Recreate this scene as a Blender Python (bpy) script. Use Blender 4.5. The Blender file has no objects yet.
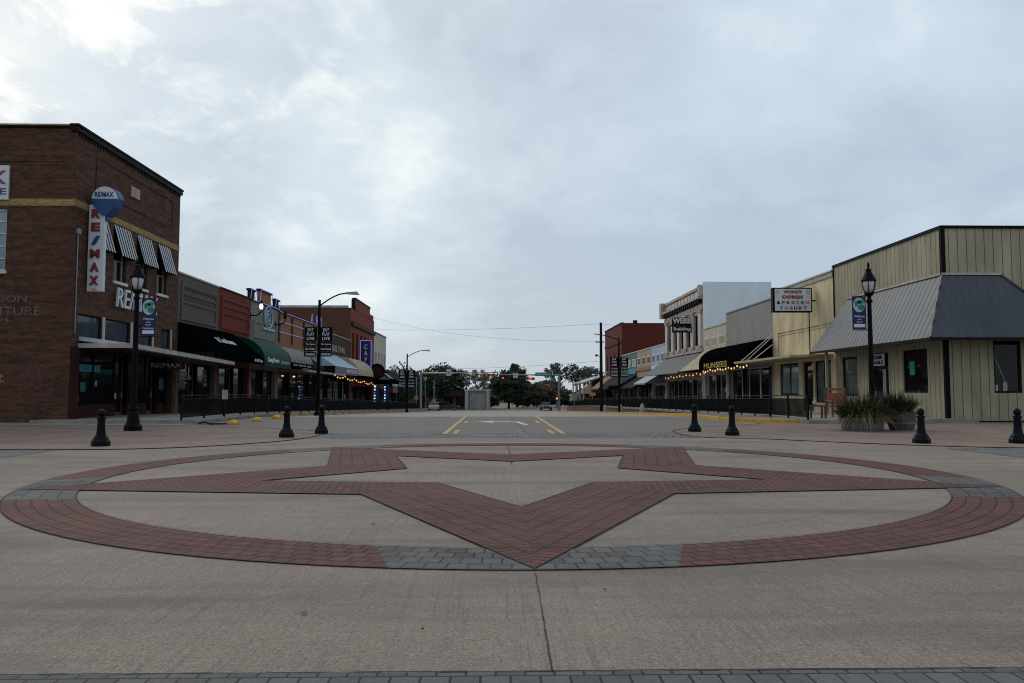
import bpy, math, random
from mathutils import Vector, Matrix
random.seed(7)
R = math.radians
# ------------------------------------------------------------------ camera
sc = bpy.context.scene
col = sc.collection
cam_d = bpy.data.cameras.new('camera'); cam = bpy.data.objects.new('camera', cam_d); col.objects.link(cam)
cam_d.sensor_width = 36.0; cam_d.lens = 784.0 / 1024.0 * 36.0
cam_d.clip_start = 0.1; cam_d.clip_end = 5000
cam.location = (0, 0, 1.25)
cam.rotation_euler = (R(90 + 3.6127), 0, R(-1.1668))
sc.camera = cam
# ------------------------------------------------------------------ sky, sun, exposure
SUN_EL, SUN_AZ = R(38), R(-32)          # azimuth from +Y, negative = to the left
w = bpy.data.worlds.new('World'); sc.world = w; w.use_nodes = True
nt = w.node_tree; nt.nodes.clear()
N = nt.nodes.new; Lk = nt.links.new
out = N('ShaderNodeOutputWorld'); bg = N('ShaderNodeBackground'); Lk(bg.outputs[0], out.inputs[0])
bg.inputs['Strength'].default_value = 0.1
sky = N('ShaderNodeTexSky'); sky.sky_type = 'NISHITA'; sky.sun_disc = False
sky.sun_elevation = SUN_EL; sky.sun_rotation = SUN_AZ
tc = N('ShaderNodeTexCoord'); sep = N('ShaderNodeSeparateXYZ'); Lk(tc.outputs['Generated'], sep.inputs[0])
def wm(op, a, b=None, c=None, clamp=False):
    n = N('ShaderNodeMath'); n.operation = op; n.use_clamp = clamp
    for i, v in enumerate((a, b, c)):
        if v is None: continue
        if isinstance(v, (int, float)): n.inputs[i].default_value = v
        else: Lk(v, n.inputs[i])
    return n.outputs[0]
zc = wm('ADD', wm('MAXIMUM', sep.outputs['Z'], 0.0), 0.36)
cmb = N('ShaderNodeCombineXYZ'); Lk(wm('DIVIDE', sep.outputs['X'], zc), cmb.inputs[0]); Lk(wm('DIVIDE', sep.outputs['Y'], zc), cmb.inputs[1])
def wnoise(scale, detail, rough, dist, off):
    mp = N('ShaderNodeMapping'); Lk(cmb.outputs[0], mp.inputs[0]); mp.inputs['Location'].default_value = off
    mp.inputs['Rotation'].default_value = (0, 0, R(25))
    mp.inputs['Scale'].default_value = (1.0, 1.0, 1.0)
    n = N('ShaderNodeTexNoise'); Lk(mp.outputs[0], n.inputs['Vector'])
    n.inputs['Scale'].default_value = scale; n.inputs['Detail'].default_value = detail
    n.inputs['Roughness'].default_value = rough; n.inputs['Distortion'].default_value = dist
    return n.outputs['Fac']
n1 = wnoise(0.9, 3, .5, .3, (3.1, 1.7, 0)); n2 = wnoise(2.6, 8, .58, .25, (7.3, 2.2, 4))
n3 = wnoise(6.5, 7, .6, .5, (1.3, 9.2, 2))
mix = wm('ADD', wm('MULTIPLY', n1, .55), wm('MULTIPLY', n2, .45))
# thinner cloud (brighter) round the hidden sun
dotn = N('ShaderNodeVectorMath'); dotn.operation = 'DOT_PRODUCT'; Lk(tc.outputs['Generated'], dotn.inputs[0])
gd = Vector((math.sin(R(-38)) * math.cos(R(36)), math.cos(R(-38)) * math.cos(R(36)), math.sin(R(36))))
dotn.inputs[1].default_value = gd
glow = wm('POWER', wm('MAXIMUM', dotn.outputs['Value'], 0.0), 9.0)
fac = wm('ADD', wm('MULTIPLY_ADD', mix, 2.9, -1.12), wm('ADD', wm('MULTIPLY', glow, .22), wm('MULTIPLY', wm('MULTIPLY', glow, .95), wm('MULTIPLY_ADD', n3, 5.0, -2.45, clamp=True))), clamp=True)
low = wm('MULTIPLY', wm('SUBTRACT', 0.34, sep.outputs['Z'], clamp=True), 1.1)
fac2 = wm('SUBTRACT', fac, low, clamp=True)
rp = N('ShaderNodeValToRGB'); Lk(fac2, rp.inputs[0])
e = rp.color_ramp.elements
e[0].position = 0.0; e[0].color = (.328, .370, .425, 1)
e[1].position = 1.0; e[1].color = (.75, .735, .685, 1)
m_ = rp.color_ramp.elements.new(.45); m_.color = (.445, .493, .545, 1)
tr = N('ShaderNodeValToRGB'); Lk(wm('MULTIPLY_ADD', sep.outputs['X'], .75, .5, clamp=True), tr.inputs[0])
tr.color_ramp.elements[0].color = (1.0, .985, .94, 1); tr.color_ramp.elements[1].color = (.90, .965, 1.0, 1)
tm = N('ShaderNodeMix'); tm.data_type = 'RGBA'; tm.blend_type = 'MULTIPLY'; tm.inputs['Factor'].default_value = 1; Lk(rp.outputs[0], tm.inputs['A']); Lk(tr.outputs[0], tm.inputs['B'])
sc10 = N('ShaderNodeVectorMath'); sc10.operation = 'SCALE'; Lk(tm.outputs['Result'], sc10.inputs[0]); sc10.inputs['Scale'].default_value = 10.6
mx = N('ShaderNodeMix'); mx.data_type = 'RGBA'; mx.inputs['Factor'].default_value = .93
Lk(sky.outputs[0], mx.inputs['A']); Lk(sc10.outputs[0], mx.inputs['B'])
Lk(mx.outputs['Result'], bg.inputs['Color'])
sd = bpy.data.lights.new('sun', 'SUN'); sd.energy = 0.55; sd.angle = R(25); sd.color = (1, .95, .88)
so = bpy.data.objects.new('sun', sd); col.objects.link(so)
dv = Vector((math.sin(SUN_AZ) * math.cos(SUN_EL), math.cos(SUN_AZ) * math.cos(SUN_EL), math.sin(SUN_EL)))
so.rotation_euler = dv.to_track_quat('Z', 'Y').to_euler(); so.location = (-30, 40, 60)
sc.view_settings.view_transform = 'Standard'; sc.view_settings.look = 'None'
sc.view_settings.exposure = 0.56
sc.cycles.pixel_filter_type = 'BLACKMAN_HARRIS'; sc.cycles.filter_width = 1.05; sc.view_settings.gamma = 1

# ------------------------------------------------------------------ helpers
def tag(o, label=None, cat=None, group=None, kind=None):
    if label: o['label'] = label
    if cat: o['category'] = cat
    if group: o['group'] = group
    if kind: o['kind'] = kind
    return o
def empty(name, loc, label, cat, group=None):
    o = bpy.data.objects.new(name, None); o.location = loc; o.empty_display_size = .2
    col.objects.link(o); return tag(o, label, cat, group)
def wloc(o):
    v = Vector((0, 0, 0))
    while o is not None: v += o.location; o = o.parent
    return v
class MB:
    def __init__(s): s.v = []; s.f = []; s.uv = {}
    def quad(s, *p, uv=None):
        i = len(s.v); s.v += [tuple(q) for q in p]; s.f.append(tuple(range(i, i + len(p))))
        if uv: s.uv[len(s.f) - 1] = uv
        return s
    def hexa(s, b, t):
        i = len(s.v); s.v += [tuple(q) for q in b] + [tuple(q) for q in t]; n = len(b)
        s.f.append(tuple(i + k for k in reversed(range(n)))); s.f.append(tuple(i + n + k for k in range(n)))
        for k in range(n): s.f.append((i + k, i + (k + 1) % n, i + n + (k + 1) % n, i + n + k))
        return s
    def box(s, x0, x1, y0, y1, z0, z1):
        if x0 > x1: x0, x1 = x1, x0
        if y0 > y1: y0, y1 = y1, y0
        return s.hexa([(x0, y0, z0), (x1, y0, z0), (x1, y1, z0), (x0, y1, z0)], [(x0, y0, z1), (x1, y0, z1), (x1, y1, z1), (x0, y1, z1)])
    def cyl(s, p0, p1, r0, r1=None, n=8):
        r1 = r0 if r1 is None else r1
        p0 = Vector(p0); p1 = Vector(p1); d = (p1 - p0).normalized()
        a = d.orthogonal().normalized(); b = d.cross(a)
        c0 = [p0 + (a * math.cos(2 * math.pi * k / n) + b * math.sin(2 * math.pi * k / n)) * r0 for k in range(n)]
        c1 = [p1 + (a * math.cos(2 * math.pi * k / n) + b * math.sin(2 * math.pi * k / n)) * r1 for k in range(n)]
        return s.hexa(c0, c1)
    def tube(s, pts, r, n=6):
        for a, b in zip(pts, pts[1:]): s.cyl(a, b, r, r, n)
        return s
    def lathe(s, x, y, z, prof, n=14):
        i = len(s.v)
        for r, h in prof:
            for k in range(n):
                a = 2 * math.pi * (k + .5) / n; s.v.append((x + r * math.cos(a), y + r * math.sin(a), z + h))
        for j in range(len(prof) - 1):
            for k in range(n):
                s.f.append((i + j * n + k, i + j * n + (k + 1) % n, i + (j + 1) * n + (k + 1) % n, i + (j + 1) * n + k))
        s.f.append(tuple(i + k for k in reversed(range(n)))); s.f.append(tuple(i + (len(prof) - 1) * n + k for k in range(n)))
        return s
    def build(s, name, mat, parent=None, smooth=False, **kw):
        me = bpy.data.meshes.new(name)
        off = wloc(parent) if parent else Vector((0, 0, 0))
        me.from_pydata([(a - off.x, b - off.y, c - off.z) for a, b, c in s.v], [], s.f)
        if s.uv:
            l = me.uv_layers.new(name='UVMap')
            for p in me.polygons:
                u = s.uv.get(p.index)
                if u:
                    for k, li in enumerate(p.loop_indices): l.data[li].uv = u[k]
        me.materials.append(mat)
        if smooth:
            for p in me.polygons: p.use_smooth = True
        o = bpy.data.objects.new(name, me); col.objects.link(o); o.parent = parent
        return tag(o, **kw) if kw else o
def bev(o, wd=.01, seg=2):
    m = o.modifiers.new('bevel', 'BEVEL'); m.width = wd; m.segments = seg; m.limit_method = 'ANGLE'; m.angle_limit = R(35); return o
def children(o): return [c for c in bpy.data.objects if c.parent == o]
def copy_tree(o, parent=None):
    c = o.copy(); col.objects.link(c); c.parent = parent
    for ch in children(o): copy_tree(ch, c)
    return c
class PL:
    """vertical plane: u along it, d out of it, z up"""
    def __init__(s, o, u, n): s.o, s.u, s.n = o, u, n
    def P(s, u, d, z): return (s.o[0] + s.u[0] * u + s.n[0] * d, s.o[1] + s.u[1] * u + s.n[1] * d, z)
    def box(s, mb, u0, u1, d0, d1, z0, z1):
        a = s.P(u0, d0, z0); b = s.P(u1, d1, z1)
        return mb.box(a[0], b[0], a[1], b[1], z0, z1)
    def panel(s, mb, u0, u1, z0, z1, holes=(), t=.3):
        us = sorted({u0, u1, *[h[0] for h in holes], *[h[1] for h in holes]})
        zs = sorted({z0, z1, *[h[2] for h in holes], *[h[3] for h in holes]})
        us = [u for u in us if u0 - 1e-6 <= u <= u1 + 1e-6]; zs = [z for z in zs if z0 - 1e-6 <= z <= z1 + 1e-6]
        for a, b in zip(us, us[1:]):
            for c, d in zip(zs, zs[1:]):
                cu, cz = (a + b) / 2, (c + d) / 2
                if any(h[0] < cu < h[1] and h[2] < cz < h[3] for h in holes): continue
                mb.quad(s.P(a, 0, c), s.P(b, 0, c), s.P(b, 0, d), s.P(a, 0, d))
        for h in holes:
            a, b, c, d = h[:4]
            for (p, q) in (((a, c), (b, c)), ((b, c), (b, d)), ((b, d), (a, d)), ((a, d), (a, c))):
                mb.quad(s.P(p[0], 0, p[1]), s.P(q[0], 0, q[1]), s.P(q[0], -t, q[1]), s.P(p[0], -t, p[1]))
XL, XR = -16.57, 18.22
LW = PL((XL, 0), (0, 1), (1, 0)); RW = PL((XR, 0), (0, 1), (-1, 0))
def FRONT(Y): return PL((0, Y), (1, 0), (0, -1))

def lin(c): return tuple(c) + (1,) if len(c) == 3 else c
class M:
    """small material writer"""
    def __init__(s, name):
        s.m = bpy.data.materials.new(name); s.m.use_nodes = True; s.t = s.m.node_tree
        s.b = s.t.nodes['Principled BSDF']; s.pos = None
    def n(s, t): return s.t.nodes.new(t)
    def l(s, a, b): s.t.links.new(a, b)
    def P(s):
        if not s.pos: s.pos = s.n('ShaderNodeNewGeometry').outputs['Position']
        return s.pos
    def noise(s, scale, detail=4, rough=.55, vec=None, stretch=None, dist=0):
        v = vec or s.P()
        if stretch:
            mp = s.n('ShaderNodeMapping'); s.l(v, mp.inputs[0]); mp.inputs['Scale'].default_value = stretch; v = mp.outputs[0]
        x = s.n('ShaderNodeTexNoise'); s.l(v, x.inputs['Vector'])
        x.inputs['Scale'].default_value = scale; x.inputs['Detail'].default_value = detail; x.inputs['Roughness'].default_value = rough
        x.inputs['Distortion'].default_value = dist
        return x.outputs['Fac']
    def ramp(s, f, stops):
        r = s.n('ShaderNodeValToRGB'); s.l(f, r.inputs[0]); e = r.color_ramp.elements
        while len(e) > 2: e.remove(e[-1])
        e[0].position, e[0].color = stops[0][0], lin(stops[0][1]); e[1].position, e[1].color = stops[-1][0], lin(stops[-1][1])
        for p, c in stops[1:-1]: q = e.new(p); q.color = lin(c)
        return r.outputs[0]
    def mix(s, f, a, b, mode='MIX'):
        x = s.n('ShaderNodeMix'); x.data_type = 'RGBA'; x.blend_type = mode
        for k, v in (('Factor', f), ('A', a), ('B', b)):
            i = x.inputs[k]
            if isinstance(v, (int, float)): i.default_value = v
            elif isinstance(v, tuple): i.default_value = lin(v)
            else: s.l(v, i)
        return x.outputs['Result']
    def math(s, op, a, b=None, clamp=False):
        x = s.n('ShaderNodeMath'); x.operation = op; x.use_clamp = clamp
        for i, v in enumerate((a, b)):
            if v is None: continue
            if isinstance(v, (int, float)): x.inputs[i].default_value = v
            else: s.l(v, x.inputs[i])
        return x.outputs[0]
    def done(s, color, rough=.8, bump=None, bstr=.3, bdist=.02, metal=0, spec=.3):
        if isinstance(color, tuple): s.b.inputs['Base Color'].default_value = lin(color)
        else: s.l(color, s.b.inputs['Base Color'])
        if isinstance(rough, (int, float)): s.b.inputs['Roughness'].default_value = rough
        else: s.l(rough, s.b.inputs['Roughness'])
        s.b.inputs['Metallic'].default_value = metal; s.b.inputs['Specular IOR Level'].default_value = spec
        if bump is not None:
            b = s.n('ShaderNodeBump'); b.inputs['Strength'].default_value = bstr; b.inputs['Distance'].default_value = bdist
            s.l(bump, b.inputs['Height']); s.l(b.outputs[0], s.b.inputs['Normal'])
        return s.m
def wallvec(m):
    """(horizontal along the wall, z) from the world position and the face normal"""
    g = m.n('ShaderNodeNewGeometry'); sp = m.n('ShaderNodeSeparateXYZ'); m.l(g.outputs['Position'], sp.inputs[0])
    sn = m.n('ShaderNodeSeparateXYZ'); m.l(g.outputs['True Normal'], sn.inputs[0])
    f = m.math('GREATER_THAN', m.math('ABSOLUTE', sn.outputs['X']), .5)
    u = m.math('ADD', m.math('MULTIPLY', sp.outputs['Y'], f), m.math('MULTIPLY', sp.outputs['X'], m.math('SUBTRACT', 1.0, f)))
    c = m.n('ShaderNodeCombineXYZ'); m.l(u, c.inputs[0]); m.l(sp.outputs['Z'], c.inputs[1]); return c.outputs[0]
def bricktex(m, vec, bw, rh, c1, c2, mortar, ms=.012, bias=0, off=.5):
    b = m.n('ShaderNodeTexBrick'); m.l(vec, b.inputs['Vector']); b.inputs['Scale'].default_value = 1
    b.inputs['Brick Width'].default_value = bw; b.inputs['Row Height'].default_value = rh
    b.inputs['Mortar Size'].default_value = ms; b.inputs['Mortar Smooth'].default_value = .3; b.inputs['Bias'].default_value = bias
    b.offset = off
    for k, c in (('Color1', c1), ('Color2', c2), ('Mortar', mortar)):
        if isinstance(c, tuple): b.inputs[k].default_value = lin(c)
        else: m.l(c, b.inputs[k])
    return b
def brick(name, c1, c2, mortar, blotch=(.5, .5, .5), amt=.5, bw=.22, rh=.075, scale=1.0):
    m = M(name); v = wallvec(m); b = bricktex(m, v, bw, rh, c1, c2, mortar)
    st = m.noise(2.0, 6, .65, vec=v, stretch=(.55, 2.6, 1)); st2 = m.noise(9, 3, .6, vec=v, stretch=(.5, 4, 1))
    f = m.math('MULTIPLY', m.ramp(st, [(.45, (0, 0, 0)), (.72, (1, 1, 1))]), amt)
    c = m.mix(f, b.outputs['Color'], blotch)
    c = m.mix(m.math('MULTIPLY', m.ramp(st2, [(.35, (1, 1, 1)), (.6, (0, 0, 0))]), .55), c, m.mix(1.0, c, (.45, .42, .42), 'MULTIPLY'))
    h = m.math('MULTIPLY', b.outputs['Fac'], -1.0)
    return m.done(c, .88, h, .5, .012, spec=.2)
def plain(name, c, rough=.6, var=.18, scale=2.5, bump=.0, metal=0, spec=.35, streak=True):
    m = M(name); n1 = m.noise(scale, 6, .6, stretch=(1, 1, .35) if streak else None); n2 = m.noise(scale * 14, 3, .6)
    d = tuple(x * (1 - var * 1.6) for x in c); li = tuple(min(1, x * (1 + var)) for x in c)
    cc = m.mix(m.ramp(n1, [(.3, (0, 0, 0)), (.7, (1, 1, 1))]), d, li)
    cc = m.mix(m.math('MULTIPLY', n2, .18), cc, (0.0, 0.0, 0.0))
    return m.done(cc, rough, n2 if bump else None, bump, .01, metal, spec)
def emit(name, c, st):
    m = M(name); m.b.inputs['Base Color'].default_value = lin(c); m.b.inputs['Emission Color'].default_value = lin(c)
    m.b.inputs['Emission Strength'].default_value = st; return m.m
def stripes(name, c1, c2, period, duty=.5, axis='wall', rough=.8):
    m = M(name); v = wallvec(m); sp = m.n('ShaderNodeSeparateXYZ'); m.l(m.P() , sp.inputs[0])
    f = m.math('LESS_THAN', m.math('FRACT', m.math('DIVIDE', sp.outputs[axis], period)), duty)
    n = m.noise(3, 4); c = m.mix(f, c1, c2); c = m.mix(m.math('MULTIPLY', n, .3), c, (.02, .02, .02)); return m.done(c, rough)
def ribbed(name, c, period, axis='Y', depth=.03, rough=.4, metal=.3, groove=.12, gcol=None, var=.12):
    """boards or standing ribs running up the wall"""
    m = M(name); sp = m.n('ShaderNodeSeparateXYZ'); m.l(m.P(), sp.inputs[0])
    fr = m.math('FRACT', m.math('DIVIDE', sp.outputs[axis], period)); g = m.math('LESS_THAN', fr, groove)
    n1 = m.noise(1.2, 6, .65, stretch=(1, 1, .3)); n2 = m.noise(25, 3, .6, stretch=(1, 1, .1))
    cc = m.mix(m.ramp(n1, [(.3, (0, 0, 0)), (.72, (1, 1, 1))]), tuple(x * (1 - var * 1.5) for x in c), tuple(x * (1 + var) for x in c))
    cc = m.mix(m.math('MULTIPLY', n2, .25), cc, tuple(x * .5 for x in c))
    if gcol: cc = m.mix(g, cc, gcol)
    return m.done(cc, rough, m.math('SUBTRACT', 1.0, g), .7, depth, metal, .4)

MT = {}
MT['remax_brick'] = brick('mottled brown brick', (.105, .040, .025), (.038, .020, .015), (.060, .048, .040), (.21, .088, .038), .6, .24, .085)
MT['band_brick'] = brick('yellow brick band', (.50, .34, .13), (.34, .22, .09), (.12, .09, .05), (.48, .33, .15), .4)
MT['darkred_brick'] = brick('dark red painted brick', (.05, .012, .011), (.04, .010, .010), (.03, .01, .01), (.045, .016, .014), .3)
MT['beige_brick'] = brick('taupe brick', (.135, .115, .100), (.110, .092, .080), (.10, .085, .075), (.15, .125, .105), .4)
MT['redpaint_brick'] = brick('red painted brick', (.20, .042, .026), (.165, .034, .022), (.10, .025, .018), (.22, .05, .035), .4)
MT['sage'] = plain('sage grey stucco', (.185, .185, .145), .85, bump=.3)
MT['orange_brick'] = brick('orange tan brick', (.33, .165, .07), (.27, .13, .055), (.2, .11, .06), (.38, .2, .09), .4)
MT['brown_brick'] = brick('brown brick', (.075, .040, .026), (.05, .028, .02), (.05, .035, .03), (.09, .05, .03), .4)
MT['tall_brick'] = brick('red tan side brick', (.135, .055, .035), (.10, .042, .028), (.09, .05, .035), (.17, .07, .042), .4)
MT['tall_front'] = brick('red front brick', (.30, .066, .036), (.22, .045, .028), (.12, .05, .035), (.30, .085, .05), .4)
MT['far_brick'] = brick('deep red brick', (.145, .030, .020), (.115, .024, .017), (.07, .024, .018), (.16, .04, .025), .4)
MT['cream'] = plain('cream stucco', (.52, .48, .38), .85, bump=.3)
MT['yellow_stucco'] = plain('yellow stucco', (.62, .52, .335), .9, .2, 1.3, bump=.5)
MT['grey_stucco'] = plain('grey stucco', (.285, .28, .265), .9, .1, 1.5, bump=.3)
MT['white_paint_wall'] = plain('pale blue white painted wall', (.74, .80, .86), .9, .06, .8, bump=.3)
MT['stone'] = plain('pinkish cast stone', (.44, .36, .31), .85, .25, 2, bump=.3)
MT['stone_light'] = plain('pale trim stone', (.62, .57, .52), .8, .2, 2)
MT['white'] = plain('white paint', (.62, .62, .60), .5, .12)
MT['offwhite'] = plain('weathered off white paint', (.38, .37, .34), .6, .2)
MT['dark'] = plain('dark trim', (.010, .0095, .009), .6, .2, spec=.1)
MT['black'] = plain('black gloss paint', (.003, .0035, .0045), .5, .2, spec=.07)
MT['blacknavy'] = plain('blue black cast iron paint', (.0035, .0048, .009), .5, .3, 8, spec=.10)
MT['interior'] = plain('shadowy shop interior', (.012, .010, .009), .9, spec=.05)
MT['wood_brown'] = plain('brown timber', (.10, .05, .028), .6)
MT['wood_orange'] = plain('orange varnished wood', (.30, .105, .035), .5)
MT['board_tan'] = ribbed('tan board siding', (.345, .312, .215), .37, 'Y', .03, .8, 0, .09, (.10, .085, .055), .22)
MT['board_tanx'] = ribbed('tan board siding front', (.345, .312, .215), .37, 'X', .03, .8, 0, .09, (.10, .085, .055), .22)
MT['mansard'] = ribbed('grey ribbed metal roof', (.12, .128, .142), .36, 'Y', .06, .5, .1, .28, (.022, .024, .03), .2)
MT['mansardx_shaded'] = ribbed('grey ribbed metal roof front shaded', (.052, .060, .076), .36, 'X', .05, .55, .1, .10, (.034, .04, .05), .2)  # darker copy of the roof metal; the front slope's shade is in the colour
MT['ridge'] = plain('pale metal flashing', (.42, .40, .35), .5, .2)
MT['metal_grey'] = plain('galvanised grey metal', (.28, .29, .30), .45, .2, metal=.3)
MT['canopy_light'] = plain('pale painted canopy', (.50, .50, .48), .6, .2)
MT['canopy_tan'] = plain('tan painted canopy', (.46, .37, .23), .6, .2)
MT['canvas_black'] = plain('black canvas', (.003, .0035, .004), 1.0, .3, spec=.0)
MT['canvas_green'] = stripes('dark green canvas', (.003, .055, .040), (.002, .040, .030), .5, .5, 'Y')
MT['canvas_greenp'] = plain('plain dark green canvas', (.003, .045, .033), .8, spec=.1)
MT['canvas_stripe'] = stripes('grey striped canvas', (.30, .29, .28), (.06, .06, .065), .56, .45, 'Y')
MT['canvas_white_stripe'] = stripes('black and white striped canvas', (.55, .57, .60), (.012, .013, .016), .235, .5, 'Y')
MT['canvas_blue'] = plain('pale blue canvas', (.36, .47, .56), .8)
MT['canvas_tan'] = plain('tan canvas', (.42, .35, .24), .85)
MT['canvas_grey'] = plain('grey shingled canvas', (.16, .165, .165), .85, .2, 5)
MT['canvas_dkgreen'] = plain('very dark green canvas', (.004, .012, .011), .9, spec=.05)
MT['canvas_darkgrey'] = plain('charcoal canvas', (.03, .03, .034), .9, spec=.05)
MT['canvas_rust'] = plain('faded orange tan canvas', (.26, .14, .09), .85)
MT['teal'] = plain('teal paint', (.03, .30, .32), .6)
MT['tealdark'] = plain('deep teal paint', (.02, .13, .14), .6)
MT['tan_paint'] = plain('tan paint', (.36, .28, .20), .7)
MT['paleblue'] = plain('pale blue paint', (.40, .47, .62), .7)
MT['blue'] = plain('blue paint', (.012, .06, .20), .45)
MT['signblue'] = plain('banner blue', (.007, .013, .085), .6)
MT['signgreen'] = plain('banner green', (.02, .20, .11), .6)
MT['red'] = plain('red paint', (.23, .018, .026), .5)
MT['purple_red'] = plain('faded purple red', (.30, .08, .13), .6)
MT['dullpink'] = plain('faded pink wall paint', (.11, .033, .036), .9, .35, 6)
MT['ghostwhite'] = plain('faded white wall paint', (.16, .13, .12), .9, .4, 9)
MT['letter_white'] = plain('white lettering', (.62, .64, .68), .5, .08)
MT['letter_yellow'] = plain('yellow lettering', (.42, .30, .03), .5)
MT['letter_orange'] = plain('orange lettering', (.5, .14, .03), .5)
MT['yellow'] = plain('yellow road paint', (.62, .36, .035), .75, .2, 5)
MT['yellow_line'] = plain('worn yellow lane paint', (.46, .33, .13), .8, .25, 4)
MT['white_line'] = plain('worn white lane paint', (.52, .51, .49), .8, .25, 4)
MT['faint_line'] = plain('faded white parking paint', (.30, .285, .265), .85, .2, 4)
MT['bollard'] = MT['blacknavy']
MT['lampglass'] = plain('frosted lamp glass', (.50, .50, .50), .25, .1)
MT['lit'] = emit('lit warm white lamp', (1, .80, .66), .9)
MT['bulb'] = emit('warm festoon bulb', (1, .42, .10), .5)
MT['bulbw'] = emit('white festoon bulb', (1, .62, .27), .65)
MT['bulbblue'] = emit('blue light strip', (.16, .20, 1), .6)
MT['bulbcyan'] = emit('icy white light strip', (.45, .8, 1), 1.8)
MT['neon'] = emit('violet blue light strip', (.24, .23, .75), .28)
MT['sigred'] = emit('lit red signal lens', (1, .05, .03), 1.2)
MT['sigyellow'] = plain('signal yellow housing', (.50, .20, .02), .5)
MT['lens'] = plain('unlit signal lens', (.03, .02, .015), .3)
MT['polegrey'] = plain('blue grey painted pole', (.22, .28, .33), .5)
MT['signwhite'] = plain('white sign face', (.60, .63, .66), .5, .06)
MT['sidewalk'] = plain('pale pavement concrete', (.25, .225, .20), .9, .2, 1.2, bump=.3, streak=False)
MT['concrete_wall'] = plain('rough pale concrete', (.23, .21, .19), .9, .3, 3, bump=.4)
MT['lowbrick'] = brick('weathered low wall brick', (.17, .10, .08), (.13, .08, .065), (.16, .13, .11), (.2, .15, .12), .5)
MT['bark'] = plain('bark', (.06, .05, .042), .9, .3, 5)
MT['tin'] = plain('dull galvanised tub', (.15, .16, .17), .45, .2, metal=.4)
MT['barrel'] = ribbed('weathered barrel staves', (.085, .075, .065), .13, 'X', .01, .8, 0, .12, (.02, .02, .02))
MT['soil'] = plain('dark soil', (.03, .022, .016), .95)
def glass(name, c=(.005, .0055, .0065), tint=.0):
    m = M(name); n = m.noise(.7, 3, .5)
    cc = m.mix(m.ramp(n, [(.35, (0, 0, 0)), (.7, (1, 1, 1))]), c, tuple(x * 2.0 + tint for x in c))
    return m.done(cc, .05, spec=.25)
MT['glass'] = glass('dark shop glass'); MT['glass_up'] = glass('upper window glass', (.03, .035, .045))
MT['glass_green'] = glass('green tinted glass', (.045, .06, .055), .02)
MT['glass_block'] = glass('window glass with painted blue reflection', (.12, .17, .20), .04)  # pale blue base colour paints a reflection into the pane
MT['carpaint'] = plain('dark car paint', (.015, .015, .018), .25, .1, spec=.6)
MT['carwhite'] = plain('silver car paint', (.30, .31, .32), .3, .1, spec=.6)
MT['rubber'] = plain('tyre rubber', (.012, .012, .012), .8)

# ------------------------------------------------------------------ ground materials
def concrete(name, base=(.280, .222, .178), dark=.75, broom=0.0, tone=(.190, .150, .120)):
    m = M(name)
    big = m.noise(.33, 6, .62); mid = m.noise(1.6, 6, .65); fine = m.noise(55, 4, .75); grit = m.noise(95, 2, .6)
    c = m.mix(m.ramp(big, [(.32, (0, 0, 0)), (.68, (1, 1, 1))]), tone, base)
    c = m.mix(m.math('MULTIPLY', m.ramp(mid, [(.4, (1, 1, 1)), (.66, (0, 0, 0))]), .30), c, tuple(x * .62 for x in base))
    c = m.mix(m.ramp(fine, [(.36, (1, 1, 1)), (.5, (0, 0, 0))]), c, m.mix(1.0, c, (.5, .49, .48), 'MULTIPLY'))
    c = m.mix(m.math('MULTIPLY', m.ramp(grit, [(.57, (0, 0, 0)), (.68, (1, 1, 1))]), .5), c, (.46, .42, .37))
    c = m.mix(m.math('MULTIPLY', m.ramp(m.noise(.55, 6, .7, stretch=(1, .5, 1)), [(.56, (0, 0, 0)), (.75, (1, 1, 1))]), .6), c, (.105, .088, .074))
    c = m.mix(m.math('MULTIPLY', m.ramp(m.noise(.9, 4, .6, stretch=(.25, 1.6, 1), dist=.6), [(.48, (0, 0, 0)), (.68, (1, 1, 1))]), .62), c, (.10, .088, .078))
    c = m.mix(m.math('MULTIPLY', m.ramp(m.noise(5.5, 5, .7), [(.57, (0, 0, 0)), (.72, (1, 1, 1))]), .35), c, (.33, .305, .27))
    h = m.math('ADD', m.math('MULTIPLY', fine, .6), m.math('MULTIPLY', grit, .4))
    if broom:
        ln = m.noise(34, 3, .7, stretch=(1.0, .022, 1), dist=.15)
        msk = m.ramp(m.noise(.8, 2), [(.30, (.15, .15, .15)), (.62, (1, 1, 1))])
        lf = m.math('MULTIPLY', m.ramp(ln, [(.34, (1, 1, 1)), (.47, (0, 0, 0))]), msk)
        c = m.mix(m.math('MULTIPLY', lf, broom), c, (.10, .088, .078))
        h = m.math('SUBTRACT', h, m.math('MULTIPLY', lf, .4))
    return m.done(c, .85, h, .45, .012, spec=.3)
MT['concrete'] = concrete('plaza concrete', broom=.5)
MT['asphalt'] = concrete('worn grey road surface', (.180, .150, .132), tone=(.150, .127, .113))
MT['farroad'] = concrete('pale far road surface', (.36, .32, .29), tone=(.32, .285, .26))  # paler base colour than the nearer road
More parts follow.
